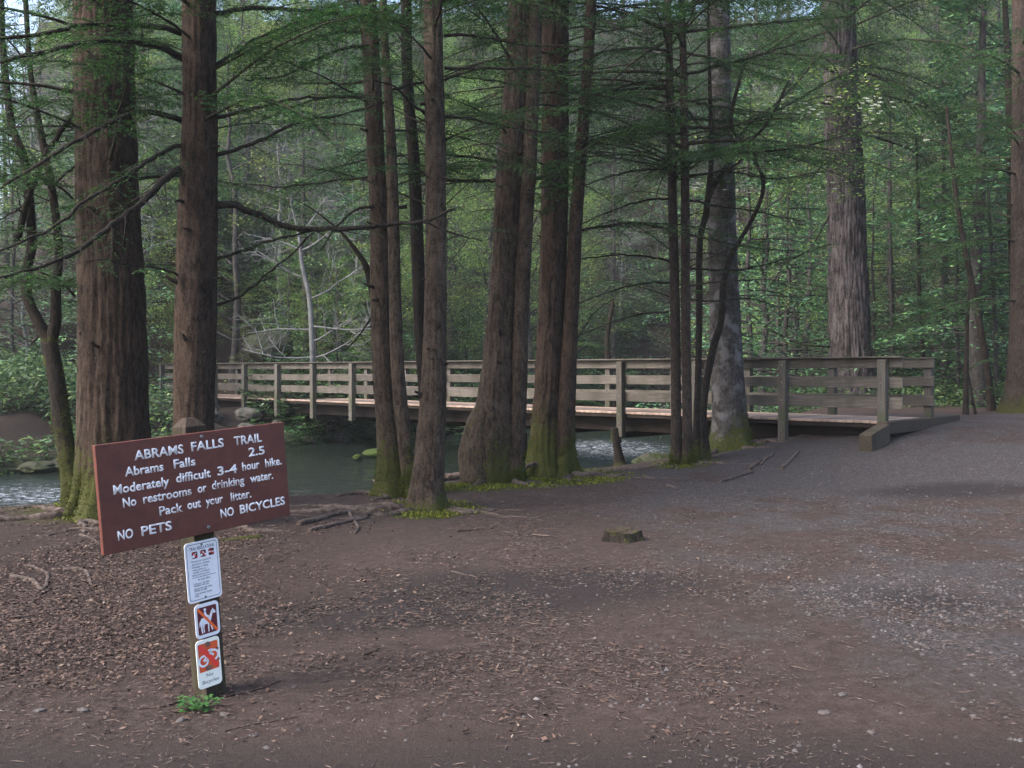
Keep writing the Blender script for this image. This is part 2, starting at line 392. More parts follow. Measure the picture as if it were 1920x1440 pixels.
def a_gravel(X, Y, Z):
    # trodden gravel path from the right foreground to the bridge end
    cx = 1.9 + 0.30 * Y + 0.9 * np.sin(Y * 0.35)
    w = 2.6 + 0.05 * Y
    g = sstep(w + 1.9, w - 1.3, np.abs(X - cx)) * (Y < 21) * (0.25 + 0.75 * sstep(3.6, 7.0, Y))
    return g * sstep(0.30, 0.75, fbm(X / 1.3, Y / 1.3, seed=21) * 0.6 + fbm(X / 0.4, Y / 0.4, seed=22) * 0.4 + 0.1)
def a_humus(X, Y, Z): return sstep(0.5, -2.8, X + 0.12 * (Y - 5)) * sstep(4.3, 6.2, Y)
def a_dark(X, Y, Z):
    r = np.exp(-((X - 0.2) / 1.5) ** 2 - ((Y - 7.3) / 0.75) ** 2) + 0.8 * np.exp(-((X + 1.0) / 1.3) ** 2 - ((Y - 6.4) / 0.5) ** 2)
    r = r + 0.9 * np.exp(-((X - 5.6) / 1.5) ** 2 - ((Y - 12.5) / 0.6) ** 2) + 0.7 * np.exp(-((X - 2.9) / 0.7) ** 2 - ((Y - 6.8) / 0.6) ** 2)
    return np.clip(r + 0.9 * sstep(5.2, 3.2, Y) , 0, 1)  # dark soil patches, plus a steady darkening towards the near edge

m, nt, b = new_mat('ground')
v = mapped(nt)
nA = noise_n(nt, v, 1.2, 5, 0.6); nB = noise_n(nt, v, 9, 6, 0.7); nC = noise_n(nt, v, 55, 4, 0.75); nD = noise_n(nt, v, 160, 2, 0.8)
dirt = ramp(nt, math_n(nt, 'ADD', math_n(nt, 'MULTIPLY', nB, 0.5), math_n(nt, 'MULTIPLY', nC, 0.5)), [(0.3, (0.040, 0.027, 0.022)), (0.5, (0.095, 0.065, 0.054)), (0.7, (0.16, 0.115, 0.097))])
red = ramp(nt, math_n(nt, 'ADD', math_n(nt, 'MULTIPLY', nB, 0.5), math_n(nt, 'MULTIPLY', nC, 0.5)), [(0.3, (0.038, 0.026, 0.021)), (0.5, (0.105, 0.070, 0.058)), (0.7, (0.19, 0.135, 0.115))])
vor = nt.nodes.new('ShaderNodeTexVoronoi'); vor.inputs['Scale'].default_value = 48; nt.links.new(v, vor.inputs['Vector'])
grav = ramp(nt, math_n(nt, 'ADD', math_n(nt, 'MULTIPLY', vor.outputs['Color'], 0.5), math_n(nt, 'MULTIPLY', nC, 0.5)), [(0.2, (0.050, 0.041, 0.038)), (0.5, (0.105, 0.088, 0.083)), (0.8, (0.18, 0.155, 0.15))])
def att(n):
    a = nt.nodes.new('ShaderNodeAttribute'); a.attribute_name = n; return a.outputs['Fac']
def soft(a, amt=0.8):
    return ramp(nt, math_n(nt, 'ADD', a, math_n(nt, 'MULTIPLY', math_n(nt, 'SUBTRACT', nB, 0.5), amt)), [(0.3, (0, 0, 0)), (0.7, (1, 1, 1))])
c = mixc(nt, ramp(nt, nA, [(0.35, (0, 0, 0)), (0.6, (1, 1, 1))]), dirt, red)
c = mixc(nt, soft(att('gravel')), c, grav)
c = mixc(nt, math_n(nt, 'MULTIPLY', soft(att('humus')), 0.7), c, mixc(nt, nC, (0.025, 0.017, 0.015), (0.10, 0.06, 0.05)))
c = mixc(nt, math_n(nt, 'MULTIPLY', soft(att('damp_and_dark'), 0.6), 0.85), c, mixc(nt, nC, (0.020, 0.016, 0.017), (0.070, 0.054, 0.051)))
c = mixc(nt, soft(att('moss'), 1.4), c, mixc(nt, nC, (0.035, 0.05, 0.008), (0.15, 0.155, 0.025)))
c = mixc(nt, soft(att('hill'), 0.9), c, mixc(nt, nB, (0.018, 0.014, 0.011), (0.075, 0.05, 0.038)))
c = mixc(nt, 1.0, c, (0.395, 0.42, 0.45), 'MULTIPLY')
nt.links.new(c, b.inputs['Base Color']); b.inputs['Roughness'].default_value = 0.92; b.inputs['Specular IOR Level'].default_value = 0.15
bump(nt, b, math_n(nt, 'ADD', math_n(nt, 'MULTIPLY', nC, 0.6), math_n(nt, 'MULTIPLY', nD, 0.4)), 0.9, 0.02)
M['ground'] = m
xs = axis(-220, 220, -8, 10, 0.10, 1.06); ys = axis(-10, 240, 2.2, 21, 0.10, 1.05)
ground = grid_mesh('ground', xs, ys, gz, M['ground'], {'moss': a_moss, 'gravel': a_gravel, 'humus': a_humus, 'damp_and_dark': a_dark,
    'hill': lambda X, Y, Z: np.clip((Y - np.interp(X, FAR[:, 0], FAR[:, 1])) * 0.5, 0, 1) + sstep(22, 30, Y)})
tag(ground, kind='structure')

# river water
def a_foam(X, Y, Z):
    r = np.exp(-((X - 2.6) / 2.6) ** 2 - ((Y - 26.5) / 4.5) ** 2) + 0.9 * np.exp(-((X + 8.2) / 3.5) ** 2 - ((Y - 16.5) / 2.6) ** 2) + 0.8 * np.exp(-((X + 3.3) / 0.9) ** 2 - ((Y - 15.3) / 0.5) ** 2) + 0.25 * np.exp(-((X + 0.5) / 1.5) ** 2 - ((Y - 21) / 2.5) ** 2)
    return np.clip(r, 0, 1)
def wz(X, Y):
    f = a_foam(X, Y, 0)
    return WATER_Z + (0.035 + 0.09 * f) * (fbm(X * 1.3, Y * 2.6, seed=31, oct=4) - 0.5) + 0.05 * f * (fbm(X * 5, Y * 9, seed=32) - 0.5)
m, nt, b = new_mat('river_water')
v = mapped(nt, (1, 2.2, 1))
w1 = noise_n(nt, v, 3.2, 4, 0.6, 0.6); w2 = noise_n(nt, v, 14, 3, 0.6, 0.3)
fa = nt.nodes.new('ShaderNodeAttribute'); fa.attribute_name = 'foam'
fm = math_n(nt, 'MULTIPLY', ramp(nt, math_n(nt, 'ADD', noise_n(nt, v, 7, 6, 0.75, 0.8), math_n(nt, 'MULTIPLY', fa.outputs['Fac'], 0.20)), [(0.66, (0, 0, 0)), (0.84, (1, 1, 1))]), math_n(nt, 'MINIMUM', math_n(nt, 'MULTIPLY', fa.outputs['Fac'], 1.6), 1.0))
nt.links.new(mixc(nt, fm, mixc(nt, w1, (0.004, 0.007, 0.006), (0.012, 0.018, 0.014)), (0.30, 0.33, 0.38)), b.inputs['Base Color'])
nt.links.new(math_n(nt, 'ADD', math_n(nt, 'MULTIPLY', fm, 0.5), 0.07), b.inputs['Roughness'])
b.inputs['Specular IOR Level'].default_value = 0.5; b.inputs['IOR'].default_value = 1.33
bump(nt, b, math_n(nt, 'ADD', math_n(nt, 'MULTIPLY', w1, 0.6), math_n(nt, 'MULTIPLY', w2, 0.4)), 0.3, 0.05)
for n_ in nt.nodes:
    if n_.type == 'BUMP': nt.links.new(math_n(nt, 'ADD', math_n(nt, 'MULTIPLY', fa.outputs['Fac'], 0.5), 0.55), n_.inputs['Strength'])
M['water'] = m
water = grid_mesh('river_water', axis(-90, 30, -14, 8, 0.12, 1.1), axis(6, 90, 12.5, 34, 0.12, 1.1), wz, M['water'], {'foam': a_foam})
tag(water, kind='structure')

# ------------------------------------------------------------ leaf quad batches
def quads(c, d, w, L, W):
    """leaf quads: centre c, long direction d, width direction w, half length L, half width W (diamond-ish)"""
    L = np.asarray(L)[..., None]; W = np.asarray(W)[..., None]
    v = np.stack([c - d * L, c + w * W - d * L * 0.1, c + d * L, c - w * W + d * L * 0.1], 1)
    return v.reshape(-1, 3)
def rand_dir(n, zs=1.0):
    d = rng.normal(size=(n, 3)); d[:, 2] *= zs; return unit(d)

# ------------------------------------------------------------ hemlock branches
class Branch:
    def __init__(s): s.wood = MB(); s.lc = []; s.ld = []; s.lw = []; s.lL = []; s.lW = []
    def leaves(s, p0, p1, nl, size, up):
        t = rng.random(nl); c = p0 + (p1 - p0) * t[:, None]
        d = unit(p1 - p0); side = unit(np.cross(d, up)); sg = np.where(rng.random(nl) < 0.5, 1, -1)[:, None]
        ld = unit(d * 0.55 + side * sg + rng.normal(size=(nl, 3)) * 0.28)
        sz = size * (0.7 + 0.6 * rng.random(nl))
        s.lc.append(c + ld * sz[:, None] * 0.8); s.ld.append(ld); s.lw.append(unit(np.cross(ld, up + rng.normal(size=(nl, 3)) * 0.35))); s.lL.append(sz); s.lW.append(sz * 0.34)

def grow_branch(br, path, r0, r1, twig=0.5, step=0.09, dens=1.0, t0=0.2, leaf=0.011, moss=0.3, subn=7, ns=6):
    path = np.asarray(path); n = len(path)
    t = np.linspace(0, 1, n); rad = r0 + (r1 - r0) * t ** 0.8
    V, F = tube_arrays(path, rad, ns); br.wood.add(V, F, np.full(len(V), moss))
    L = np.linalg.norm(np.diff(path, axis=0), axis=1).sum()
    k = max(2, int(L * (1 - t0) / step)); sgn = 1
    for i in range(k):
        tt = t0 + (1 - t0) * (i + rng.random() * 0.7) / k
        f = tt * (n - 1); a = int(min(f, n - 2)); p = path[a] + (path[a + 1] - path[a]) * (f - a)
        tan = unit(path[a + 1] - path[a]); side = unit(np.cross(tan, (0, 0, 1))) * sgn; sgn = -sgn
        ln = twig * (0.35 + 0.65 * math.sin(math.pi * min(1, 0.15 + 0.85 * (tt - t0) / (1 - t0)) ** 0.8 * 0.92 + 0.1)) * (0.6 + 0.6 * rng.random())
        ln = max(ln, 0.12)
        d = unit(tan * (0.5 + 0.5 * rng.random()) + side * (0.8 + 0.3 * rng.random()) + np.array((0, 0, rng.normal() * 0.16)))
        m_ = 5; q = np.linspace(0, 1, m_)[:, None]
        tp = p + d * ln * q + np.array((0, 0, -1)) * (q ** 2) * ln * (0.10 + 0.25 * rng.random()) + tan * (q ** 2) * ln * 0.2
        V, F = tube_arrays(tp, np.linspace(max(0.0032, rad[a] * 0.32), 0.0016, m_), 3, cap=False); br.wood.add(V, F, np.full(len(V), moss * 0.3))
        if rng.random() > dens: continue
        up = np.array((0, 0, 1.0)) + rng.normal(size=3) * 0.15
        for j in range(subn):
            u = (j + 0.6 + 0.4 * rng.random()) / (subn + 0.4); fi = min(u * (m_ - 1), m_ - 1.001); ai = int(fi)
            pp = tp[ai] + (tp[ai + 1] - tp[ai]) * (fi - ai); td = unit(tp[ai + 1] - tp[ai])
            s2 = unit(np.cross(td, up)) * (1 if j % 2 else -1)
            sl = ln * 0.42 * (1.15 - u) * (0.6 + 0.7 * rng.random()) + 0.03
            e = pp + unit(td * 0.8 + s2 + np.array((0, 0, -0.12))) * sl
            br.leaves(pp, e, max(4, int(sl / leaf * 1.7)), leaf, up)
        br.leaves(tp[1], tp[-1], max(4, int(ln / leaf * 0.9)), leaf, up)

def build_branch(br, parent, name='branch', mat=None, origin=None, nmat=None):
    w = br.wood.build(name, mat or M['twig'], parent, origin=origin, smooth=True, attname='moss')
    if br.lc:
        v = quads(*(np.concatenate(x) for x in (br.lc, br.ld, br.lw, br.lL, br.lW)))
        if origin is not None: v = v - np.asarray(origin)
        me = fast_mesh('foliage', v, 4, nmat or M['needle']); o = obj('foliage', me, w); o['kind'] = 'stuff'
    return w

# prototype branches along +X, attached by copies
def proto_path(L, droop, n=14, wob=0.03, rise=0.12):
    q = np.linspace(0, 1, n); p = np.zeros((n, 3)); p[:, 0] = q * L
    p[:, 2] = rise * L * q - droop * L * q ** 2.2; p[:, 1] = np.cumsum(rng.normal(size=n) * wob * L / n * 2)
    p[:, 2] += np.cumsum(rng.normal(size=n) * wob * L / n)
    return p
PROTO = []   # (wood mesh, foliage mesh or None, length)
for L, dr, tw, de, r0 in ((2.4, 0.30, 0.55, 0.85, 0.020), (1.9, 0.22, 0.45, 0.9, 0.016), (2.9, 0.34, 0.6, 0.6, 0.024), (1.5, 0.15, 0.35, 0.25, 0.012), (2.1, 0.18, 0.45, 0.12, 0.014), (1.2, 0.25, 0.35, 0.9, 0.011)):
    br = Branch(); grow_branch(br, proto_path(L, dr), r0, 0.003, tw, 0.07, de, t0=0.15 if de > 0.5 else 0.35, leaf=0.016)
    w = build_branch(br, None); fol = w.children[0] if w.children else None
    PROTO.append((w.data, fol.data if fol else None, L))
    if fol: bpy.data.objects.remove(fol)
    bpy.data.objects.remove(w)
def put_branch(parent, pos, az, k, scale=1.0, tilt=0.0, roll=0.0, rel=(0, 0, 0)):
    wm, fm_, L = PROTO[k]
    w = obj('branch', wm, parent); w.location = tuple(np.asarray(pos) - np.asarray(rel))
    w.rotation_euler = (Matrix.Rotation(az, 3, 'Z') @ Matrix.Rotation(-tilt, 3, 'Y') @ Matrix.Rotation(roll, 3, 'X')).to_euler()
    w.scale = (scale,) * 3
    if fm_: f = obj('foliage', fm_, w); f['kind'] = 'stuff'
    return w

# ------------------------------------------------------------ trunks
def trunk_arrays(pix, Y, top=9.5, flare=1.6, flare_h=0.55, ns=40, ridge=0.035, seed=0, rows=None, lobes=5, moss_h=0.6, moss_amt=1.0, rim=None, furrow=9.0):
    """pix: (px, py, width px) from the base up, in the photograph; extended past the frame along its last direction"""
    pts = [P(a, b, Y) for a, b, w in pix]; rad = [w / FPX * Y / 2 for a, b, w in pix]
    d = (pts[-1] - pts[-2]) / max(pts[-1][2] - pts[-2][2], 1e-3)
    if top > pts[-1][2] + 0.5:
        k = top - pts[-1][2]; pts.append(pts[-1] + d * k * np.array((0.7, 0.7, 1))); rad.append(rad[-1] * max(0.35, 1 - 0.055 * k))
    pts = np.array(pts); L = pts[-1][2] - pts[0][2]; n = rows or max(24, int(L / 0.055))
    q = smooth_path(np.c_[pts, rad], n); path = q[:, :3]; r = q[:, 3]
    base = path[0].copy(); path = np.vstack([base - np.array((0, 0, 0.25)), path]); r = np.concatenate([[r[0]], r])
    th = np.linspace(0, 2 * math.pi, ns, endpoint=False); Z = path[:, 2] - base[2]
    TH, ZZ = np.meshgrid(th, Z)
    fl = 1 + (flare - 1) * np.exp(-np.clip(ZZ, 0, None) / flare_h * 2.2) * (1 + 0.85 * np.cos(TH * lobes + seed) * np.exp(-np.clip(ZZ, 0, None) / flare_h) + 0.5 * (noise(TH * 1.1, ZZ * 0 + seed, seed=seed) - 0.5))
    cx, cy = np.cos(TH), np.sin(TH)
    R0 = r[:, None]
    fz = 1.6
    nn = noise(cx * furrow * (R0.mean() / 0.2) * 0.8 + 50, cy * furrow * (R0.mean() / 0.2) * 0.8, ZZ * fz, seed=seed)
    nn2 = noise(cx * furrow * 2.4 + 20, cy * furrow * 2.4, ZZ * fz * 4, seed=seed + 5)
    rd = 1 - np.abs(nn * 2 - 1) * 1.0
    RR = R0 * fl * (1 + 0.05 * (noise(cx * 1.3 + 9, cy * 1.3, ZZ * 0.9, seed=seed + 2) - 0.5)) + 1.35 * ridge * np.sqrt(R0 / 0.25) * ((rd - 0.5) * 0.55 + (nn2 - 0.5) * 0.35)
    V = path[:, None] + RR[..., None] * np.stack([cx, cy, 0 * cx], -1)
    nr = len(path); i = np.arange(nr - 1)[:, None] * ns; j = np.arange(ns)[None]; j2 = (j + 1) % ns
    F = np.stack([i + j, i + j2, i + ns + j2, i + ns + j], -1).reshape(-1, 4).tolist()
    F.append(list(range((nr - 1) * ns, nr * ns)))
    ms = np.clip(moss_amt * (1 - ZZ / (moss_h * (0.7 + 0.9 * noise(TH * 1.0, ZZ * 0, seed=seed + 7)))), 0, 1) + 0.0
    return V.reshape(-1, 3), F, ms.ravel(), path, r

def make_trunk(name, parent, mat, *a, **k):
    V, F, ms, path, r = trunk_arrays(*a, **k)
    mb = MB(); mb.add(V, F, ms)
    o = mb.build(name, mat, parent, origin=parent.location, smooth=True, attname='moss')
    if ms.max() > 0.5 and k.get('ns', 40) >= 26:
        idx = np.nonzero(ms > 0.12)[0]; idx = idx[V[idx, 2] > path[1][2] - 0.05]
        if len(idx) > 20:
            n = int(min(9000, 60 * len(idx))); i0 = idx[rng.integers(len(idx), size=n)]; c = V[i0] + rng.normal(size=(n, 3)) * 0.012
            kp = rng.random(n) < np.clip(ms[i0] * 1.5 - 0.1 + 2.2 * (noise(c[:, 0] * 14, c[:, 1] * 14, c[:, 2] * 9, seed=3) - 0.62), 0, 1); c = c[kp]; i0 = i0[kp]; n = len(c)
            cen = path[np.clip(np.searchsorted(path[:, 2], c[:, 2]), 0, len(path) - 1)]; out = c - cen; out[:, 2] = 0; out = unit(out); c = c + out * 0.003
            d = unit(out * 0.7 + rng.normal(size=(n, 3)) * 0.5); s_ = 0.006 + 0.008 * rng.random(n)
            me = fast_mesh('moss', quads(c - np.array(parent.location), d, unit(np.cross(d, rand_dir(n))), s_, s_ * 0.45), 4, M['moss']); f = obj('moss', me, o); f['kind'] = 'stuff'
    return o, path, r
def at_height(path, r, z):
    i = np.clip(np.searchsorted(path[:, 2], z), 1, len(path) - 1); a = (z - path[i - 1, 2]) / max(path[i, 2] - path[i - 1, 2], 1e-6)
    return path[i - 1] + (path[i] - path[i - 1]) * a, r[i]

def roots(parent, base, rad, specs, mat='soil_root'):
    """specs: (azimuth deg, length, thickness)"""
    for az, L, th in specs:
        a = R(az); n = 16; q = np.linspace(0, 1, n)
        wob = np.cumsum(rng.normal(size=n)) * 0.05 * L
        X = base[0] + np.cos(a) * (rad * 0.7 + q * L) - np.sin(a) * wob; Y = base[1] + np.sin(a) * (rad * 0.7 + q * L) + np.cos(a) * wob
        Z = gz(X, Y) + th * (0.5 - 0.9 * q) + th * 0.5 * (rng.random(n) - 0.5); Z[0] = base[2] + th * 1.2
        path = np.c_[X, Y, Z]
        V, F = tube_arrays(path, th * (1 - 0.75 * q), 7); mb = MB(); mb.add(V, F, np.full(len(V), 0.25 if L < 0.9 else 0.05))
        mb.build('root', M[mat], parent, origin=parent.location, smooth=True, attname='moss')

def stubs(parent, path, r, n, z0=1.0, z1=5.0, mat='twig'):
    for i in range(n):
        z = z0 + (z1 - z0) * rng.random(); p, rr = at_height(path, r, z); a = R(180 + 180 * rng.random()); d = unit(np.array((math.cos(a), math.sin(a), 0.25 * rng.normal())))
        L = 0.05 + 0.14 * rng.random() ** 2; th = 0.010 + 0.010 * rng.random(); V, F = tube_arrays([p + d * rr * 0.85, p + d * (rr + L * 0.5), p + d * (rr + L) + np.array((0, 0, 0.02 * rng.normal()))], [th * 1.6, th, th * 0.7], 6)
        mb = MB(); mb.add(V, F, np.zeros(len(V))); mb.build('stub', M[mat], parent, origin=parent.location, attname='moss')
def tree_root(name, px, py, Y, label, cat='tree', group=None):
    p = P(px, py, Y); t = empty(name, p); tag(t, label, cat, group); return t, p

def scatter_branches(parent, path, r, z0, z1, n, kinds, sc=(0.7, 1.1), azr=(0, 360), tilt=(-5, 25), seed=0):
    for i in range(n):
        z = z0 + (z1 - z0) * (i + rng.random()) / n
        p, rr = at_height(path, r, z); az = R(azr[0] + (azr[1] - azr[0]) * rng.random())
        p = p + np.array((math.cos(az), math.sin(az), 0)) * rr * 0.6
        put_branch(parent, p, az, kinds[rng.integers(len(kinds))], sc[0] + (sc[1] - sc[0]) * rng.random(), R(tilt[0] + (tilt[1] - tilt[0]) * rng.random()), R(rng.normal() * 10), rel=parent.location)

def hero_branches(parent, lst, Y, _n=[0]):
    """lst: (pixels [(x,y)...], start radius px, end radius px, depth change, twig, density, step)"""
    for pix, a, b_, dY, tw, de, st in lst:
        m_ = len(pix); pts = [P(x, y, Y + dY * i / (m_ - 1)) for i, (x, y) in enumerate(pix)]
        L = np.linalg.norm(np.diff(np.array(pts), axis=0), axis=1).sum()
        path = smooth_path(pts, max(10, int(L / 0.09)))
        path[1:-1] += rng.normal(size=(len(path) - 2, 3)) * 0.006
        br = Branch(); k = Y / FPX
        grow_branch(br, path, a * k, b_ * k, tw, st, min(1.0, de * 1.35), t0=0.12, leaf=0.015, moss=0.12)
        build_branch(br, parent, origin=parent.location)

# ---- T1 big red-brown trunk on the left
t, p = tree_root('hemlock_tree', 212, 962, 11.0, 'widest red-brown trunk, standing behind the left end of the brown sign')
tr, pa, r = make_trunk('trunk', t, M['bark_red'], [(222, 962, 128), (218, 820, 116), (213, 600, 110), (205, 400, 104), (198, 200, 100), (195, 0, 98)], 11.0, ns=110, flare=1.35, ridge=0.05, seed=3, moss_h=0.7)
tr2, _, _ = make_trunk('trunk', t, M['bark_hem'], [(160, 958, 46), (165, 820, 40), (166, 600, 38), (162, 400, 36), (158, 200, 34), (155, 0, 34)], 10.9, ns=44, flare=1.6, ridge=0.03, seed=4, moss_h=0.9)
roots(t, p, 0.4, [(200, 1.6, 0.07), (235, 1.4, 0.06), (185, 1.3, 0.06), (255, 1.1, 0.05), (285, 1.2, 0.05)])
stubs(t, pa, r, 8)
scatter_branches(t, pa, r, 3.6, 7.5, 20, [0, 1, 2, 5], (0.8, 1.2))
# ---- T2 trunk behind the sign's post
t, p = tree_root('hemlock_tree', 362, 990, 10.0, 'straight trunk right above the sign post, with a long limb reaching right')
tr, pa, r = make_trunk('trunk', t, M['bark_red'], [(362, 995, 76), (362, 820, 70), (366, 650, 72), (370, 450, 70), (374, 250, 62), (374, 120, 58), (373, 0, 58)], 10.0, ns=72, flare=1.4, ridge=0.04, seed=8, moss_h=0.5)
roots(t, p, 0.25, [(-12, 1.0, 0.055), (250, 1.0, 0.05), (210, 1.4, 0.045)])
hero_branches(t, [
    ([(343, 63), (290, 48), (200, 45), (143, 47), (110, 58), (0, 72)], 6, 3, -1.2, 0.55, 0.8, 0.09),
    ([(343, 110), (300, 88), (250, 77), (200, 75), (143, 82), (83, 97), (0, 117)], 7, 3, -1.6, 0.6, 0.7, 0.09),
    ([(343, 227), (290, 210), (247, 213), (200, 233), (143, 267), (77, 303), (0, 353)], 6, 2.5, -1.5, 0.6, 0.5, 0.10),
    ([(345, 273), (317, 280), (283, 300), (233, 333), (160, 377), (100, 427), (0, 470)], 5, 2, -1.8, 0.5, 0.4, 0.11),
    ([(343, 313), (313, 333), (267, 380), (200, 430), (133, 477), (60, 505), (0, 520)], 8, 2, -2.0, 0.55, 0.4, 0.10),
    ([(402, 25), (480, 15), (560, 20), (650, 28), (760, 45)], 5, 2, 0.6, 0.5, 0.75, 0.09),
    ([(402, 122), (443, 100), (480, 73), (547, 45), (630, 25)], 4, 1.5, 0.8, 0.5, 0.8, 0.09),
    ([(405, 220), (480, 203), (547, 187), (613, 182), (697, 180)], 4, 1.5, 0.5, 0.4, 0.35, 0.11),
    ([(406, 290), (480, 266), (557, 230), (630, 217), (720, 193)], 4.5, 1.5, 0.8, 0.45, 0.3, 0.11),
    ([(406, 385), (440, 384), (475, 398), (524, 420), (580, 430), (662, 428), (737, 419), (794, 415), (854, 391)], 8, 3, 0.5, 0.35, 0.2, 0.13),
    ([(794, 416), (846, 436), (905, 452)], 3, 1.2, 0.2, 0.25, 0.2, 0.12),
    ([(405, 485), (456, 470), (512, 450), (588, 432)], 3.5, 2, 0.3, 0.35, 0.4, 0.11),
    ([(405, 572), (456, 552), (531, 489), (588, 436)], 3.5, 1.5, 0.4, 0.3, 0.25, 0.12),
    ([(340, 520), (310, 505), (260, 500), (200, 488), (160, 490)], 2.5, 1, -1.4, 0.25, 0.05, 0.14),
], 10.0)
stubs(t, pa, r, 12)
scatter_branches(t, pa, r, 3.9, 7.5, 24, [0, 1, 2, 5], (0.8, 1.1))
# ---- left leaning small tree
t, p = tree_root('small_tree', 140, 952, 11.6, 'slim dark forked tree leaning left beside the rapids at the left edge')
make_trunk('trunk', t, M['bark_dark'], [(146, 955, 40), (128, 860, 32), (115, 787, 31), (104, 700, 30), (92, 640, 29)], 11.6, top=0, ns=28, flare=1.5, ridge=0.02, seed=12, moss_h=1.8, moss_amt=0.8)
make_trunk('trunk', t, M['bark_dark'], [(94, 645, 25), (70, 600, 22), (50, 552, 20), (52, 500, 18), (60, 440, 17), (45, 300, 15), (22, 233, 14), (6, 100, 12), (2, 0, 11)], 11.6, top=8, ns=18, flare=1.0, ridge=0.015, seed=13, moss_h=0.1)
make_trunk('trunk', t, M['bark_dark'], [(94, 645, 24), (104, 600, 20), (105, 534, 17), (110, 467, 15), (97, 350, 14), (80, 267, 13), (67, 200, 12), (57, 133, 10), (48, 0, 9)], 11.6, top=8, ns=18, flare=1.0, ridge=0.015, seed=14, moss_h=0.1)
hero_branches(t, [
    ([(33, 450), (50, 383), (67, 333), (100, 267), (133, 217), (150, 170)], 7, 4, -0.8, 0.4, 0.3, 0.12),
    ([(97, 350), (140, 310), (190, 250), (240, 180)], 3, 1, -1.0, 0.4, 0.3, 0.12),
    ([(105, 534), (60, 520), (20, 535), (-40, 560)], 3, 1, -0.8, 0.4, 0.5, 0.1),
    ([(104, 600), (60, 640), (10, 600), (-30, 590)], 2.5, 1, 0.4, 0.35, 0.5, 0.1),
    ([(50, 383), (20, 400), (-30, 430)], 2.5, 1, 0.2, 0.45, 0.6, 0.1),
], 11.6)
p1 = P(80, 267, 11.6)
for k in range(34):
    q = P(20 + 130 * rng.random(), 30 + 560 * rng.random(), 11.6)
    put_branch(t, q, R(360 * rng.random()), [0, 1, 5, 3][k % 4], 0.55 + 0.4 * rng.random(), R(20 * rng.random()), rel=t.location)
# ---- T3 mossy pair
t, p = tree_root('hemlock_tree', 735, 932, 12.6, 'mossy-footed double hemlock leaning behind the front middle trunk at the water edge')
tr, pa, r = make_trunk('trunk', t, M['bark_hem'], [(738, 938, 74), (735, 900, 52), (727, 800, 40), (718, 700, 38), (713, 560, 36), (711, 430, 34), (703, 267, 33), (697, 133, 31), (690, 0, 30)], 12.6, ns=48, flare=1.35, ridge=0.028, seed=21, moss_h=0.9)
make_trunk('trunk', t, M['bark_hem'], [(772, 930, 26), (758, 820, 26), (746, 700, 25), (741, 560, 23), (738, 430, 22), (733, 267, 19), (725, 133, 15), (718, 0, 13)], 12.4, ns=30, flare=1.2, ridge=0.02, seed=22, moss_h=0.5)
make_trunk('trunk', t, M['bark_dark'], [(722, 850, 18), (714, 740, 18), (709, 640, 18), (703, 570, 16), (690, 510, 14), (675, 480, 11), (640, 436, 7), (590, 395, 5), (550, 372, 3)], 12.75, top=0, ns=18, flare=1.0, ridge=0.012, seed=23, moss_h=3.0, moss_amt=0.9)
hero_branches(t, [
    ([(710, 83), (647, 90), (580, 117), (530, 143), (460, 152)], 4, 1.5, -1.0, 0.45, 0.55, 0.10),
    ([(700, 153), (613, 157), (547, 153), (470, 145)], 3, 1.2, 0.6, 0.4, 0.4, 0.10),
    ([(700, 180), (610, 184), (547, 200), (480, 232)], 3, 1.2, -0.5, 0.4, 0.3, 0.10),
    ([(690, 60), (620, 62), (540, 90), (480, 122)], 4, 1.5, -1.2, 0.5, 0.6, 0.10),
    ([(720, 330), (613, 340), (530, 350), (450, 346)], 3, 1.2, 0.5, 0.4, 0.3, 0.10),
    ([(763, 387), (713, 387), (667, 393), (630, 427), (600, 470)], 4, 1.5, -0.3, 0.3, 0.3, 0.11),
    ([(740, 560), (700, 590), (665, 640), (640, 660)], 2.5, 1, 0.3, 0.2, 0.1, 0.12),
    ([(727, 170), (780, 157), (847, 143), (997, 163)], 3, 1.2, 0.4, 0.4, 0.4, 0.10),
], 12.6)
stubs(t, pa, r, 8)
scatter_branches(t, pa, r, 3.8, 8, 24, [0, 1, 3, 4, 5], (0.8, 1.1))
roots(t, p, 0.25, [(200, 0.9, 0.05), (260, 0.7, 0.04)])
# ---- slim stem behind T4
t, p = tree_root('hemlock_tree', 800, 900, 13.2, 'slender dark hemlock stem half hidden behind the front middle trunk')
tr, pa, r = make_trunk('trunk', t, M['bark_dark'], [(812, 915, 30), (804, 800, 28), (796, 700, 27), (789, 600, 26), (783, 467, 24), (776, 300, 22), (765, 167, 20), (761, 0, 19)], 13.2, ns=30, flare=1.3, ridge=0.02, seed=26, moss_h=0.5)
scatter_branches(t, pa, r, 3.4, 8, 14, [0, 3, 4, 5], (0.6, 0.9))
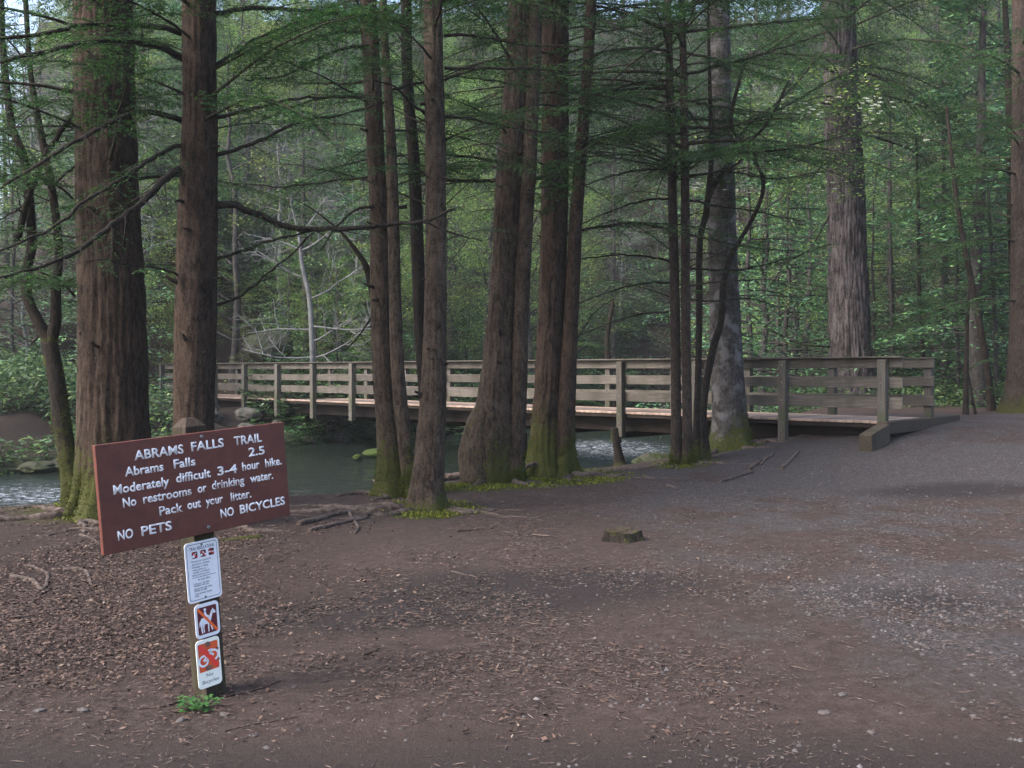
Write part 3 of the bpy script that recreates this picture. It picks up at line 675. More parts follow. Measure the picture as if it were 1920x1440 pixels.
# ---- T4 front middle
t, p = tree_root('hemlock_tree', 800, 962, 11.3, 'front middle hemlock trunk standing nearest the path, moss ring and roots at its foot')
tr, pa, r = make_trunk('trunk', t, M['bark_hem'], [(797, 966, 92), (799, 930, 66), (805, 860, 56), (811, 760, 48), (815, 640, 43), (817, 480, 39), (817, 300, 37), (814, 150, 35), (812, 0, 34)], 11.3, ns=64, flare=1.25, flare_h=0.4, ridge=0.03, seed=31, moss_h=0.30)
roots(t, p, 0.28, [(195, 2.2, 0.055), (185, 1.5, 0.05), (215, 1.5, 0.045), (172, 1.9, 0.05), (230, 0.8, 0.035), (-25, 1.3, 0.035), (-10, 1.0, 0.04), (205, 1.9, 0.03)])
hero_branches(t, [
    ([(833, 127), (980, 128), (1080, 133), (1180, 120)], 3, 1.3, 0.5, 0.4, 0.45, 0.10),
    ([(833, 67), (897, 68), (980, 83), (1107, 88)], 3.5, 1.3, 0.3, 0.4, 0.4, 0.10),
    ([(833, 220), (880, 222), (947, 237), (1063, 255)], 3, 1.3, 0.4, 0.35, 0.25, 0.11),
    ([(800, 215), (770, 195), (745, 165), (700, 150)], 3.5, 1.3, -0.4, 0.3, 0.2, 0.11),
], 11.3)
stubs(t, pa, r, 14)
scatter_branches(t, pa, r, 3.7, 7.5, 22, [0, 1, 3, 4, 5], (0.7, 1.0))
scatter_branches(t, pa, r, 2.6, 4.5, 7, [3, 4], (0.5, 0.9))
# ---- T5 bulging base
t, p = tree_root('hemlock_tree', 925, 908, 14.0, 'thick pale-brown trunk with a swollen knee low on its left side')
tr, pa, r = make_trunk('trunk', t, M['bark_hem'], [(922, 912, 98), (922, 870, 90), (926, 800, 82), (933, 730, 67), (942, 620, 57), (950, 500, 55), (956, 380, 54), (965, 250, 51), (974, 120, 50), (980, 0, 48)], 14.0, ns=80, flare=1.08, ridge=0.045, seed=41, moss_h=0.7, moss_amt=0.8)
make_trunk('trunk', t, M['bark_hem'], [(962, 905, 36), (968, 850, 30), (973, 740, 29), (977, 600, 28), (984, 450, 27), (993, 300, 26), (1000, 150, 25), (1006, 0, 24)], 13.85, ns=30, flare=1.3, ridge=0.025, seed=42, moss_h=0.35)
mb = MB()
q = smooth_path([P(905, 900, 13.9), P(896, 850, 13.9), P(902, 795, 13.9), P(925, 735, 13.95)], 22)
V, F = tube_arrays(q, np.interp(np.linspace(0, 1, 22), [0, 0.35, 0.7, 1], [0.30, 0.25, 0.19, 0.10]), 26, rough=lambda i, th, pth, rr: 0.05 * (noise(np.cos(th) * 3, np.sin(th) * 3, i * 0.3, seed=5) - 0.5)); mb.add(V, F, np.full(len(V), 0.20))
q = smooth_path([P(884, 830, 13.9), P(880, 806, 13.9), P(882, 790, 13.9)], 8); V, F = tube_arrays(q, np.linspace(0.075, 0.035, 8), 9); mb.add(V, F, np.full(len(V), 0.2))
mb.build('burl', M['bark_hem'], t, origin=t.location, smooth=True, attname='moss')
hero_branches(t, [([(1000, 300), (1060, 320), (1130, 300)], 2, 1, 0.4, 0.3, 0.3, 0.1)], 14.0)
stubs(t, pa, r, 9)
scatter_branches(t, pa, r, 4.0, 8.5, 26, [0, 1, 2, 3, 4, 3, 4], (0.8, 1.1), tilt=(-20, 15))
roots(t, p, 0.38, [(250, 0.8, 0.07), (200, 0.9, 0.06), (310, 0.8, 0.07), (-20, 0.9, 0.05)])
# ---- T6
t, p = tree_root('hemlock_tree', 1035, 888, 15.0, 'dark hemlock with heavy moss skirt and a close twin stem, right of the swollen trunk')
tr, pa, r = make_trunk('trunk', t, M['bark_red'], [(1022, 888, 78), (1022, 850, 62), (1026, 780, 54), (1033, 600, 48), (1038, 450, 47), (1041, 300, 48), (1041, 150, 48), (1041, 0, 49)], 15.0, ns=76, flare=1.2, ridge=0.045, seed=51, moss_h=0.85)
make_trunk('trunk', t, M['bark_red'], [(1056, 892, 50), (1058, 850, 38), (1062, 740, 34), (1070, 600, 28), (1081, 400, 24), (1096, 200, 21), (1109, 0, 19)], 14.9, ns=34, flare=1.5, ridge=0.025, seed=52, moss_h=0.8)
hero_branches(t, [
    ([(1038, 327), (1000, 334), (947, 338), (890, 340), (835, 337)], 4.5, 3, -1.2, 0.12, 0.0, 0.3),
    ([(1107, 88), (1040, 100), (983, 88), (900, 60)], 3, 1.3, -0.5, 0.4, 0.4, 0.10),
    ([(1030, 650), (1075, 645), (1110, 590), (1150, 560)], 2, 1, 0.5, 0.3, 0.2, 0.1),
], 15.0)
stubs(t, pa, r, 9)
scatter_branches(t, pa, r, 3.4, 8.5, 34, [0, 1, 3, 4, 3, 4, 2], (0.8, 1.2), tilt=(-15, 15))
roots(t, p, 0.35, [(-30, 1.6, 0.08), (-55, 1.0, 0.06), (200, 0.9, 0.06), (185, 0.6, 0.07), (280, 0.6, 0.06)])
# ---- A/B pair right of middle
for nm, pix, Y, lab, sd_ in (('hemlock_tree', [(1271, 880, 28), (1268, 800, 19), (1266, 600, 18), (1262, 417, 17), (1257, 200, 15), (1252, 0, 13)], 16.0, 'left stem of the thin straight hemlock pair standing left of the pale tree', 61),
                          ('hemlock_tree', [(1291, 878, 27), (1289, 800, 18), (1286, 600, 17), (1285, 400, 16), (1282, 150, 14), (1278, 0, 12)], 15.9, 'right stem of the thin straight hemlock pair standing left of the pale tree', 62)):
    t, p = tree_root(nm, pix[0][0], pix[0][1], Y, lab)
    tr, pa, r = make_trunk('trunk', t, M['bark_thin'], pix, Y, ns=26, flare=1.3, flare_h=0.25, ridge=0.018, seed=sd_, moss_h=0.35)
    if sd_ == 61:
        hero_branches(t, [([(1255, y0), (1200, y0 - 6 + dy), (1140, y0 + 2 + dy * 2), (1085, y0 + 14 + dy * 3)], 2.6, 1.1, dz, 0.40, de, 0.11) for y0, dy, dz, de in
            ((150, 10, -0.5, 0.7), (195, -6, 0.6, 0.6), (238, 4, -0.6, 0.35), (305, -8, 0.4, 0.2), (318, 6, -0.7, 0.25), (372, 12, -0.4, 0.2), (430, -4, 0.5, 0.35), (490, -6, -0.6, 0.3), (530, 8, -0.8, 0.5), (585, 10, 0.2, 0.3))], Y)
        roots(t, p, 0.12, [(200, 1.3, 0.03), (230, 0.8, 0.025)])
    else:
        hero_branches(t, [
            ([(1291, 305), (1350, 290), (1412, 285), (1495, 277), (1578, 255), (1650, 225)], 3, 1.2, -0.8, 0.6, 0.7, 0.08),
            ([(1291, 504), (1378, 506), (1453, 492), (1557, 458)], 2.6, 1, -0.6, 0.5, 0.55, 0.09),
            ([(1291, 375), (1340, 385), (1410, 395), (1500, 415)], 2.4, 1, 0.5, 0.5, 0.5, 0.09),
            ([(1291, 440), (1350, 452), (1420, 466), (1500, 470)], 2.4, 1, 0.6, 0.45, 0.4, 0.09),
            ([(1291, 240), (1380, 235), (1470, 200), (1560, 150), (1640, 120)], 3, 1.2, 0.7, 0.6, 0.85, 0.08),
            ([(1286, 140), (1360, 120), (1450, 95), (1550, 60)], 3.2, 1.3, -0.8, 0.65, 0.9, 0.08),
            ([(1286, 60), (1380, 50), (1480, 40), (1600, 30)], 3.2, 1.3, 0.4, 0.65, 0.95, 0.08),
            ([(1291, 190), (1350, 200), (1430, 210), (1500, 215)], 2.8, 1.2, -1.0, 0.6, 0.9, 0.08),
            ([(1288, 100), (1340, 110), (1400, 130), (1470, 150)], 2.8, 1.2, -1.2, 0.6, 0.95, 0.08),
            ([(1291, 330), (1370, 322), (1450, 335), (1540, 322)], 2.6, 1.1, 1.2, 0.5, 0.5, 0.09),
            ([(1290, 560), (1340, 565), (1400, 560), (1460, 575)], 2, 1, 0.9, 0.4, 0.35, 0.1),
        ], Y)
        roots(t, p, 0.12, [(-20, 1.0, 0.03), (-5, 0.7, 0.02), (-50, 0.5, 0.025)])
    scatter_branches(t, pa, r, 4.6, 8.4, 38, [0, 1, 2, 4, 3, 4], (1.0, 1.4), tilt=(-12, 18))
    scatter_branches(t, pa, r, 2.6, 5.0, 9, [3, 4], (0.6, 1.1))
# ---- twisted dogwood pair
t, p = tree_root('dogwood_tree', 1318, 868, 16.3, 'thin twisting dark tree forking in front of the pale trunk')
make_trunk('trunk', t, M['bark_dark'], [(1307, 872, 18), (1306, 800, 13), (1309, 700, 12), (1311, 600, 12), (1312, 458, 12), (1323, 405, 12), (1329, 367, 12), (1353, 325, 11), (1378, 290, 9), (1437, 233, 7), (1480, 150, 5)], 16.3, top=0, ns=16, flare=1.4, ridge=0.01, seed=71, moss_h=0.4)
make_trunk('trunk', t, M['bark_dark'], [(1326, 372, 10), (1334, 292, 9), (1331, 167, 7), (1328, 40, 5)], 16.3, top=8, ns=12, flare=1.0, ridge=0.008, seed=72, moss_h=0.1)
make_trunk('trunk', t, M['bark_dark'], [(1326, 868, 18), (1319, 790, 13), (1324, 722, 13), (1338, 650, 15), (1352, 600, 13), (1357, 530, 12), (1374, 475, 11), (1407, 417, 9), (1428, 370, 8), (1430, 333, 8), (1416, 300, 7), (1412, 262, 5)], 16.45, top=0, ns=16, flare=1.3, ridge=0.01, seed=73, moss_h=0.5)
make_trunk('trunk', t, M['bark_dark'], [(1353, 325, 8), (1390, 300, 8), (1394, 270, 9), (1372, 240, 9), (1374, 200, 8), (1395, 120, 6)], 16.3, top=0, ns=12, flare=1.0, ridge=0.006, seed=74, moss_h=0.1)
nl = 1500; c_ = np.array([P(1330 + 320 * rng.random() ** 0.8, 150 + 260 * rng.random(), 16.8 + 2.4 * rng.random()) for _ in range(nl)])
c_[:, 2] += 0.25 * np.round(c_[:, 0] * 2) * 0.1; d_ = rand_dir(nl, 0.25)
me = fast_mesh('foliage', quads(c_ - p, d_, unit(np.cross(d_, (0, 0, 1)) + rng.normal(size=(nl, 3)) * 0.4), 0.030 + 0.02 * rng.random(nl), 0.018 + 0.01 * rng.random(nl)), 4, M['leaf_spring']); f = obj('foliage', me, t); f['kind'] = 'stuff'
cl = [];
for cx_, cy_, sx_, sy_, nn_ in ((1480, 205, 70, 20, 46), (1640, 190, 28, 16, 22), (1395, 228, 30, 12, 10), (1300, 350, 22, 10, 16), (1390, 352, 50, 10, 26), (1535, 345, 25, 25, 12), (1640, 225, 20, 12, 6), (1735, 264, 4, 3, 3)):
    for _ in range(nn_): cl.append(P(cx_ + rng.normal() * sx_ * 0.6, cy_ + rng.normal() * sy_ * 0.6, 17.0 + 1.6 * rng.random()))
cl = np.array(cl); nf = len(cl); pv = []
for k in range(4):
    a = rng.random(nf) * 0.4 + k * math.pi / 2; d_ = np.stack([np.cos(a), np.sin(a), 0.15 + 0 * a], -1); w_ = np.stack([-np.sin(a), np.cos(a), 0.5 + 0 * a], -1)
    pv.append(quads(cl - p + d_ * 0.022, unit(d_), unit(w_), np.full(nf, 0.022), np.full(nf, 0.017)))
me = fast_mesh('blossom', np.concatenate(pv), 4, M['petal']); f = obj('blossom', me, t); f['kind'] = 'stuff'
# ---- pale patchy tree
t, p = tree_root('pale_bark_tree', 1372, 846, 17.3, 'pale grey patchy-barked tree with mossy flared foot leaning at the near bridge bank')
tr, pa, r = make_trunk('trunk', t, M['bark_pale'], [(1375, 852, 92), (1370, 810, 70), (1366, 740, 62), (1362, 660, 58), (1358, 560, 55), (1354, 450, 52), (1352, 330, 48), (1350, 200, 42), (1350, 0, 36)], 17.3, ns=60, flare=1.3, ridge=0.016, seed=81, moss_h=0.75, moss_amt=1.0, furrow=4)
roots(t, p, 0.4, [(205, 1.1, 0.06), (-20, 0.9, 0.06), (-60, 0.8, 0.05), (-5, 1.4, 0.05)])
hero_branches(t, [([(1360, 300), (1400, 240), (1470, 180), (1550, 90)], 3, 1.5, 0.6, 0.5, 0.7, 0.09)], 17.3)
# ---- big pine behind the bridge
t, p = tree_root('pine_tree', 1597, 765, 25.0, 'massive pine with deeply plated violet-grey bark behind the near end of the bridge')
tr, pa, r = make_trunk('trunk', t, M['bark_pine'], [(1600, 770, 86), (1598, 720, 78), (1594, 640, 72), (1590, 520, 66), (1587, 400, 63), (1582, 260, 60), (1576, 100, 56), (1570, -40, 52)], 25.0, top=16, ns=110, flare=1.15, ridge=0.085, seed=91, moss_h=0.2, furrow=10)
hero_branches(t, [([(1558, 400), (1540, 430), (1515, 470), (1450, 500)], 2, 1, 0.4, 0.4, 0.2, 0.12), ([(1556, 650), (1500, 645), (1440, 615), (1395, 580)], 2, 1, -1, 0.5, 0.4, 0.12), ([(1556, 635), (1520, 640), (1450, 650)], 2.5, 1, -1, 0.4, 0.3, 0.12)], 25.0)
scatter_branches(t, pa, r, 7.3, 13, 46, [0, 1, 2, 2], (1.2, 1.7), tilt=(-20, 10))
# ---- right edge thick tree and saplings
t, p = tree_root('hemlock_tree', 1905, 792, 21.0, 'grey trunk with mossy swollen foot cut off by the right edge of the view')
tr, pa, r = make_trunk('trunk', t, M['bark_thin'], [(1912, 796, 84), (1912, 740, 56), (1915, 660, 44), (1916, 500, 38), (1915, 300, 34), (1914, 100, 30)], 21.0, ns=40, flare=1.3, ridge=0.02, seed=95, moss_h=0.7)
scatter_branches(t, pa, r, 3, 9, 30, [0, 1, 2, 5], (1.0, 1.5))
for i, (pix, Y, lab) in enumerate((
    ([(1862, 790, 16), (1852, 700, 13), (1830, 570, 12), (1806, 450, 10), (1788, 330, 8), (1775, 200, 6)], 21.5, 'dark sapling leaning left, second from the thick trunk at the right edge'),
    ([(1811, 796, 11), (1811, 720, 9), (1813, 620, 7), (1818, 520, 5)], 20.5, 'short upright dark sapling standing right of the bridge end'),
    ([(1872, 772, 10), (1868, 700, 8), (1865, 600, 7), (1858, 450, 6), (1850, 300, 5)], 24.0, 'thin pale-grey sapling close beside the thick trunk at the right edge'),
    ([(1732, 740, 9), (1730, 660, 8), (1724, 560, 7), (1722, 400, 6), (1718, 250, 5)], 27.0, 'thin sapling rising just beyond the far rail end of the bridge'),
    ([(1832, 795, 6), (1822, 740, 5), (1815, 700, 4)], 20.7, 'tiny crooked stem at the foot of the short upright sapling'),
    ([(1672, 740, 8), (1673, 640, 7), (1670, 500, 6), (1668, 350, 5)], 29.0, 'thin grey sapling between the massive pine and the bridge end'),
    ([(1905, 590, 8), (1896, 400, 14), (1890, 130, 12), (1884, 0, 10)], 23.0, 'dark stem crossing the upper right corner of the forest'),
    ([(1155, 812, 14), (1142, 690, 12), (1138, 640, 9), (1150, 560, 6)], 27.0, 'crooked dark stem in the shrubs behind the middle of the bridge'))):
    if i == 6: pix = [(1893, 790, 15), (1900, 590, 14), (1896, 400, 14), (1890, 130, 12), (1884, 0, 10)]
    t, p = tree_root('sapling', pix[0][0], pix[0][1], Y, lab, 'tree')
    zb = g1(p[0], p[1]); pix = [(pix[0][0], pix[0][1], pix[0][2])] + pix[1:]
    tr, pa, r = make_trunk('trunk', t, M['bark_dark'] if i not in (2, 5) else M['bark_far'], pix, Y, top=0, ns=12, flare=1.3, ridge=0.008, seed=100 + i, moss_h=0.15)
    if i != 4: scatter_branches(t, pa, r, pa[:, 2].min() + 0.8, pa[:, 2].max() - 0.1, 7 if i != 1 else 4, [1, 3, 5], (0.5, 0.8))
# ---- grey dead tree on the far bank
def rec(mb, p, d, L, r, lev, bend=0.25):
    n = 6; pts = [p]; dd = d
    for i in range(n): dd = unit(dd + rng.normal(size=3) * bend * 0.35 + np.array((0, 0, 0.02))); pts.append(pts[-1] + dd * L / n)
    V, F = tube_arrays(pts, np.linspace(r, r * 0.45, n + 1), 5 if lev else 7, cap=False); mb.add(V, F)
    if lev <= 0: return
    for j in range(5):
        q = pts[1 + j]; t_ = unit(pts[min(j + 2, n)] - pts[j]); s = unit(np.cross(t_, rng.normal(size=3)))
        rec(mb, q, unit(t_ * 0.7 + s * 0.9), L * (0.5 + 0.25 * rng.random()) * (1 - j * 0.08), r * 0.5, lev - 1, bend)
t, p = tree_root('dead_tree', 588, 690, 30.0, 'bare pale-grey dead tree with drooping branches behind the bridge rail')
make_trunk('trunk', t, M['bark_grey'], [(588, 745, 12), (585, 640, 10), (580, 560, 9), (567, 500, 8), (560, 440, 6), (545, 380, 3)], 30.0, top=0, ns=14, flare=1.2, ridge=0.012, seed=111, moss_h=0.1)
for y0, dx, dy, L in ((670, -1, -0.25, 2.2), (672, 1, 0.1, 2.3), (618, -1, -0.15, 2.2), (612, 1, -0.1, 2.6), (560, 1, 0.25, 2.0), (520, -1, 0.35, 1.9), (470, -1, 0.5, 1.6), (470, 1, 0.4, 1.7), (430, 1, 0.8, 1.3), (640, 0.3, 0, 1.5)):
    mb = MB(); q = P(584 if y0 > 550 else 565, y0, 30.0) - p; rec(mb, q, unit(np.array((dx, -0.3 + 0.5 * rng.random(), dy * 0.6 + 0.1))), L, 0.035, 2, 0.3)
    o = mb.build('branch', M['bark_grey'], t, smooth=True)

# ------------------------------------------------------------ background plants (shared meshes)
def crown_hemlock(h, R0, nb, per, z0, leaf=0.055, seed=0, drop=0.25):
    C = []; D = []; S = []; mb = MB()
    for i in range(nb):
        z = z0 + (h - z0) * (i + rng.random()) / nb; q = (z - z0) / (h - z0); L = R0 * (1 - q) ** 0.75 * (0.55 + 0.6 * rng.random()) + 0.25
        a = rng.random() * 2 * math.pi; d = np.array((math.cos(a), math.sin(a), 0)); s = np.array((-d[1], d[0], 0))
        tt = np.linspace(0, 1, 5)[:, None]; pth = np.array((0, 0, z)) + d * L * tt + np.array((0, 0, 1)) * (0.12 * tt - drop * tt ** 2) * L
        V, F = tube_arrays(pth, np.linspace(0.022, 0.006, 5), 3, cap=False); mb.add(V, F)
        n = int(per * (0.5 + L / R0)); u = 0.15 + 0.85 * rng.random(n) ** 0.75; w = rng.normal(size=n) * 0.26 * L * (1.1 - u * 0.75)
        c = np.array((0, 0, z)) + d * (L * u)[:, None] + s * w[:, None] + np.array((0, 0, 1)) * ((0.12 * u - drop * u ** 2) * L - np.abs(w) * 0.22 + rng.normal(size=n) * 0.05)[:, None]
        C.append(c); D.append(unit(d * 0.7 + s * np.sign(w)[:, None] * 0.8 + rng.normal(size=(n, 3)) * 0.35)); S.append(leaf * (0.6 + 0.8 * rng.random(n)))
    C, D, S = map(np.concatenate, (C, D, S)); up = np.array((0, 0, 1.0)) + rng.normal(size=(len(C), 3)) * 0.4
    return quads(C, D, unit(np.cross(D, up)), S, S * 0.42), mb
def crown_decid(h, R0, n, z0, leaf=0.06):
    mb = MB(); C = []
    nb = 16
    for i in range(nb):
        z = z0 + (h - z0) * (i + 0.5) / nb; a = rng.random() * 6.28; d = unit(np.array((math.cos(a), math.sin(a), 0.5 + 0.4 * rng.random()))); L = R0 * (0.5 + 0.6 * rng.random()) * (1.15 - 0.6 * (z - z0) / (h - z0))
        tt = np.linspace(0, 1, 6)[:, None]; pth = np.array((0, 0, z)) + d * L * tt + np.cumsum(rng.normal(size=(6, 3)) * 0.05 * L, axis=0) * tt
        V, F = tube_arrays(pth, np.linspace(0.035, 0.008, 6), 4, cap=False); mb.add(V, F)
        for j in range(4):
            q = pth[2 + j % 4]; dd = unit(d + rng.normal(size=3) * 0.7); e = q + dd * L * 0.45; V, F = tube_arrays(np.array([q, (q + e) / 2 + rng.normal(size=3) * 0.04, e]), [0.012, 0.008, 0.004], 3, cap=False); mb.add(V, F)
            k = max(1, n // (nb * 4)); u = rng.random(k)[:, None]; C.append(q + (e - q) * (0.3 + 0.9 * u) + rng.normal(size=(k, 3)) * np.array((0.22, 0.22, 0.07)))
    C = np.concatenate(C); D = rand_dir(len(C), 0.3); S = leaf * (0.6 + 0.7 * rng.random(len(C)))
    return quads(C, D, unit(np.cross(D, (0, 0, 1)) + rng.normal(size=D.shape) * 0.4), S, S * 0.55), mb
def crown_rhodo(R0, h, nw, leaf=0.075):
    C = []; D = []
    mb = MB()
    for i in range(nw):
        a = rng.random() * 6.28; u = rng.random() ** 0.5; ph = math.acos(1 - rng.random() * 0.95)
        c = np.array((R0 * math.sin(ph) * math.cos(a), R0 * math.sin(ph) * math.sin(a), h * math.cos(ph))) * (0.55 + 0.5 * u)
        if i % 9 == 0:
            V, F = tube_arrays(smooth_path([(c[0] * 0.1, c[1] * 0.1, 0), (c[0] * 0.4, c[1] * 0.4, c[2] * 0.6), c], 5), np.linspace(0.025, 0.008, 5), 4, cap=False); mb.add(V, F)
        k = 8; b_ = rng.random() * 6; aa = b_ + np.arange(k) * 2 * math.pi / k + rng.normal(size=k) * 0.2
        d = unit(np.stack([np.cos(aa), np.sin(aa), -0.15 + 0.5 * rng.random(k)], -1) + unit(c) * 0.35); C.append(c + d * leaf); D.append(d)
    C = np.concatenate(C); D = np.concatenate(D); S = leaf * (0.75 + 0.5 * rng.random(len(C)))
    return quads(C, D, unit(np.cross(D, (0, 0, 1)) + rng.normal(size=D.shape) * 0.3), S, S * 0.3), mb
def far_trunk(h, r, seed, lean=0.3):
    n = 14; z = np.linspace(-0.4, h, n); x = np.cumsum(rng.normal(size=n)) * lean * 0.12; y = np.cumsum(rng.normal(size=n)) * lean * 0.12; x -= x[1]; y -= y[1]
    q = np.c_[x, y, z]; V, F = tube_arrays(q, r * (1 - 0.85 * np.linspace(0, 1, n) ** 1.2) * (1 + 0.5 * np.exp(-np.linspace(0, 1, n) * 25)), 9, cap=False); return V, F
VAR = {}
def variant(key, leaves, wood, tV, tF, lmat, wmat):
    mt = MB(); mt.add(tV, tF); o = mt.build('trunk', wmat, smooth=True, attname='moss'); tm = o.data; bpy.data.objects.remove(o)
    o = wood.build('branches', wmat, smooth=True); bm = o.data; bpy.data.objects.remove(o)
    fm_ = fast_mesh('foliage', leaves, 4, lmat) if leaves is not None else None
    VAR.setdefault(key, []).append((tm, bm, fm_))
for k in range(3):
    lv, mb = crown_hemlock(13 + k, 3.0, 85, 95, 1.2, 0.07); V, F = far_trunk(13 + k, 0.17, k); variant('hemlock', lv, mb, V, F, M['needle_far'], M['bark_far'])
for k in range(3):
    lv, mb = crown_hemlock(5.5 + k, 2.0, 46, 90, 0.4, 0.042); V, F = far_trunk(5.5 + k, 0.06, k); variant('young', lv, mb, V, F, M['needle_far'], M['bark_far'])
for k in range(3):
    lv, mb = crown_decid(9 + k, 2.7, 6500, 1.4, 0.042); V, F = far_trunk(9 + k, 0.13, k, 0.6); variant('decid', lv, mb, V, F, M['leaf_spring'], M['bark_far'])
for k in range(2):
    mb = MB()
    for j in range(15): a = rng.random() * 6.28; rec(mb, np.array((0, 0, 2 + 6 * rng.random())), unit(np.array((math.cos(a), math.sin(a), 0.15 + 0.5 * rng.random()))), 2.2, 0.03, 2, 0.35)
    V, F = far_trunk(9, 0.11, k, 0.6); variant('bare', None, mb, V, F, None, M['bark_grey'])
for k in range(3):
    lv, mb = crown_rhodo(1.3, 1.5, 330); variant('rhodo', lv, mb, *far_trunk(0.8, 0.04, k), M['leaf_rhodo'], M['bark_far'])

def put_plant(key, name, x, y, label, cat, group, s=1.0, k=None, sink=0.1):
    tm, bm, fm_ = VAR[key][rng.integers(len(VAR[key])) if k is None else k]
    e = empty(name, (x, y, g1(x, y) - sink), rng.random() * 6.28); e.scale = (s, s, s * (0.9 + 0.2 * rng.random()))
    tag(e, label, cat, group)
    obj('trunk', tm, e)
    b_ = obj('branches', bm, e)
    b_['kind'] = 'stuff'
    if fm_: f = obj('foliage', fm_, e); f['kind'] = 'stuff'
    return e

def region(x, Y):
    px = 960 + FPX * x / Y
    return ('left of the bridge and behind the two widest trunks' if px < 480 else 'behind the middle group of trunks' if px < 1130 else 'behind the right half of the bridge')
def put_region(key, name, x, y, label, cat, group, s):
    w = region(x, y); return put_plant(key, name, x, y, label + ', ' + w, cat, group + ', ' + w, s)
def visible_xy(px, Y): return (px - 960) / FPX * Y
# hillside beyond the river
hill = []
tries = 0
while len(hill) < 330 and tries < 20000:
    tries += 1
    Y = 27 + 62 * rng.random() ** 1.15; px = -150 + 2250 * rng.random(); x = visible_xy(px, Y)
    yf = np.interp(x, FAR[:, 0], FAR[:, 1])
    if Y < yf + 2.0 and Y < 60: continue
    if px < 135 and Y > 24 and rng.random() < 0.97: continue
    if any((x - a) ** 2 + (Y - b_) ** 2 < (1.7 + Y * 0.018) ** 2 for a, b_ in hill): continue
    if 430 < px < 640 and Y < 33: continue
    if 215 < px < 560 and Y < 37: continue
    hill.append((x, Y))
for i, (x, y) in enumerate(hill):
    q = rng.random()
    if q < 0.25: put_region('hemlock', 'hemlock_tree', x, y, 'tall evergreen up the slope', 'tree', 'evergreens on the slope beyond the river', 0.75 + 0.5 * rng.random())
    elif q < 0.66: put_region('decid', 'leafing_tree', x, y, 'yellow-green spring tree up the slope', 'tree', 'spring-leafed trees on the slope beyond the river', 0.8 + 0.5 * rng.random())
    elif q < 0.80: put_region('bare', 'bare_tree', x, y, 'leafless grey tree up the slope', 'tree', 'leafless trees on the slope beyond the river', 0.7 + 0.6 * rng.random())
    else: put_region('young', 'young_hemlock', x, y, 'low feathery evergreen up the slope', 'tree', 'young evergreens on the slope beyond the river', 0.9 + 0.5 * rng.random())
# flat forest behind the bridge on the right bank
right = []
tries = 0
while len(right) < 105 and tries < 9000:
    tries += 1
    Y = 23 + 62 * rng.random() ** 1.2; px = 1250 + 680 * rng.random(); x = visible_xy(px, Y)
    if Y > np.interp(x, NEAR[:, 0], NEAR[:, 1]) - 1: continue
    if Y < 29 and 1440 < px < 1730: continue
    if any((x - a) ** 2 + (Y - b_) ** 2 < (1.5 + Y * 0.02) ** 2 for a, b_ in right): continue
    right.append((x, Y))
for i, (x, y) in enumerate(right):
    q = rng.random()
    if q < 0.45: put_plant('young', 'young_hemlock', x, y, 'feathery young hemlock in the flat forest behind the right end of the bridge', 'tree', 'young hemlocks behind the right end of the bridge', 0.9 + 0.6 * rng.random())
    elif q < 0.72: put_plant('decid', 'leafing_tree', x, y, 'slender bright-leafed tree in the flat forest behind the right end of the bridge', 'tree', 'spring-leafed trees behind the right end of the bridge', 0.7 + 0.4 * rng.random())
    else: put_plant('hemlock', 'hemlock_tree', x, y, 'tall layered hemlock in the flat forest behind the right end of the bridge', 'tree', 'tall hemlocks behind the right end of the bridge', 0.75 + 0.3 * rng.random())
# shrubs along the far bank and around the right bank behind the bridge
sh = []
for px in np.linspace(520, 1330, 30):
    Y0 = 24 + (px - 430) * 0.012; x = visible_xy(px, Y0)
    for Y in np.arange(22, 70, 0.5):
        x = visible_xy(px, Y)
        if Y > np.interp(x, FAR[:, 0], FAR[:, 1]) + 0.5 and Y > 22.2 - 0.75 * x + 2.2: break
    for k in range(3): sh.append((x + rng.normal() * 0.6, Y + k * 1.7 + rng.random(), 0.75 + 0.5 * rng.random()))
for _ in range(150):
    Y = 30 + 22 * rng.random() ** 1.3; px = 200 + 1000 * rng.random(); x = visible_xy(px, Y)
    if Y < np.interp(x, FAR[:, 0], FAR[:, 1]) + 1.5 or Y < 22.2 - 0.98 * x + 4: continue
    put_region('rhodo', 'rhododendron_bush', x, Y, 'glossy evergreen bush up the slope', 'shrub', 'rhododendrons up on the slope beyond the river', 0.7 + 0.8 * rng.random())
for _ in range(46):
    Y = 27 + 16 * rng.random(); px = 240 + 900 * rng.random(); x = visible_xy(px, Y)
    if Y < np.interp(x, FAR[:, 0], FAR[:, 1]) + 0.8 or Y < 22.2 - 0.98 * x + 2.5: continue
    put_region('decid', 'leafing_shrub', x, Y, 'small bright-leafed tree near the water', 'tree', 'small bright-leafed trees near the water', 0.35 + 0.25 * rng.random())
for i in range(46):     # tall back row closing the ridge
    px = 150 + 1900 * (i + rng.random()) / 46; Y = 74 + 16 * rng.random(); x = visible_xy(px, Y)
    put_region('hemlock', 'hemlock_tree', x, Y, 'hazy evergreen on the skyline ridge', 'tree', 'evergreens on the skyline ridge', 1.3 + 0.4 * rng.random())
for i in range(16):
    px = 525 + 240 * (i + rng.random()) / 16; Y = 27.5; x = visible_xy(px, Y)
    for Y in np.arange(24, 40, 0.25):
        x = visible_xy(px, Y)
        if Y > np.interp(x, FAR[:, 0], FAR[:, 1]) + 0.35: break
    put_plant('rhodo', 'leafy_bush', x, Y, 'low leafy bush overhanging the far waterline below the bridge deck', 'shrub', 'bushes at the waterline below the bridge', 0.36 + 0.15 * rng.random())
for x, y, s in sh: put_region('rhodo', 'rhododendron_bush', x, y, 'glossy bush at the slope foot', 'shrub', 'rhododendrons along the far river bank', s)
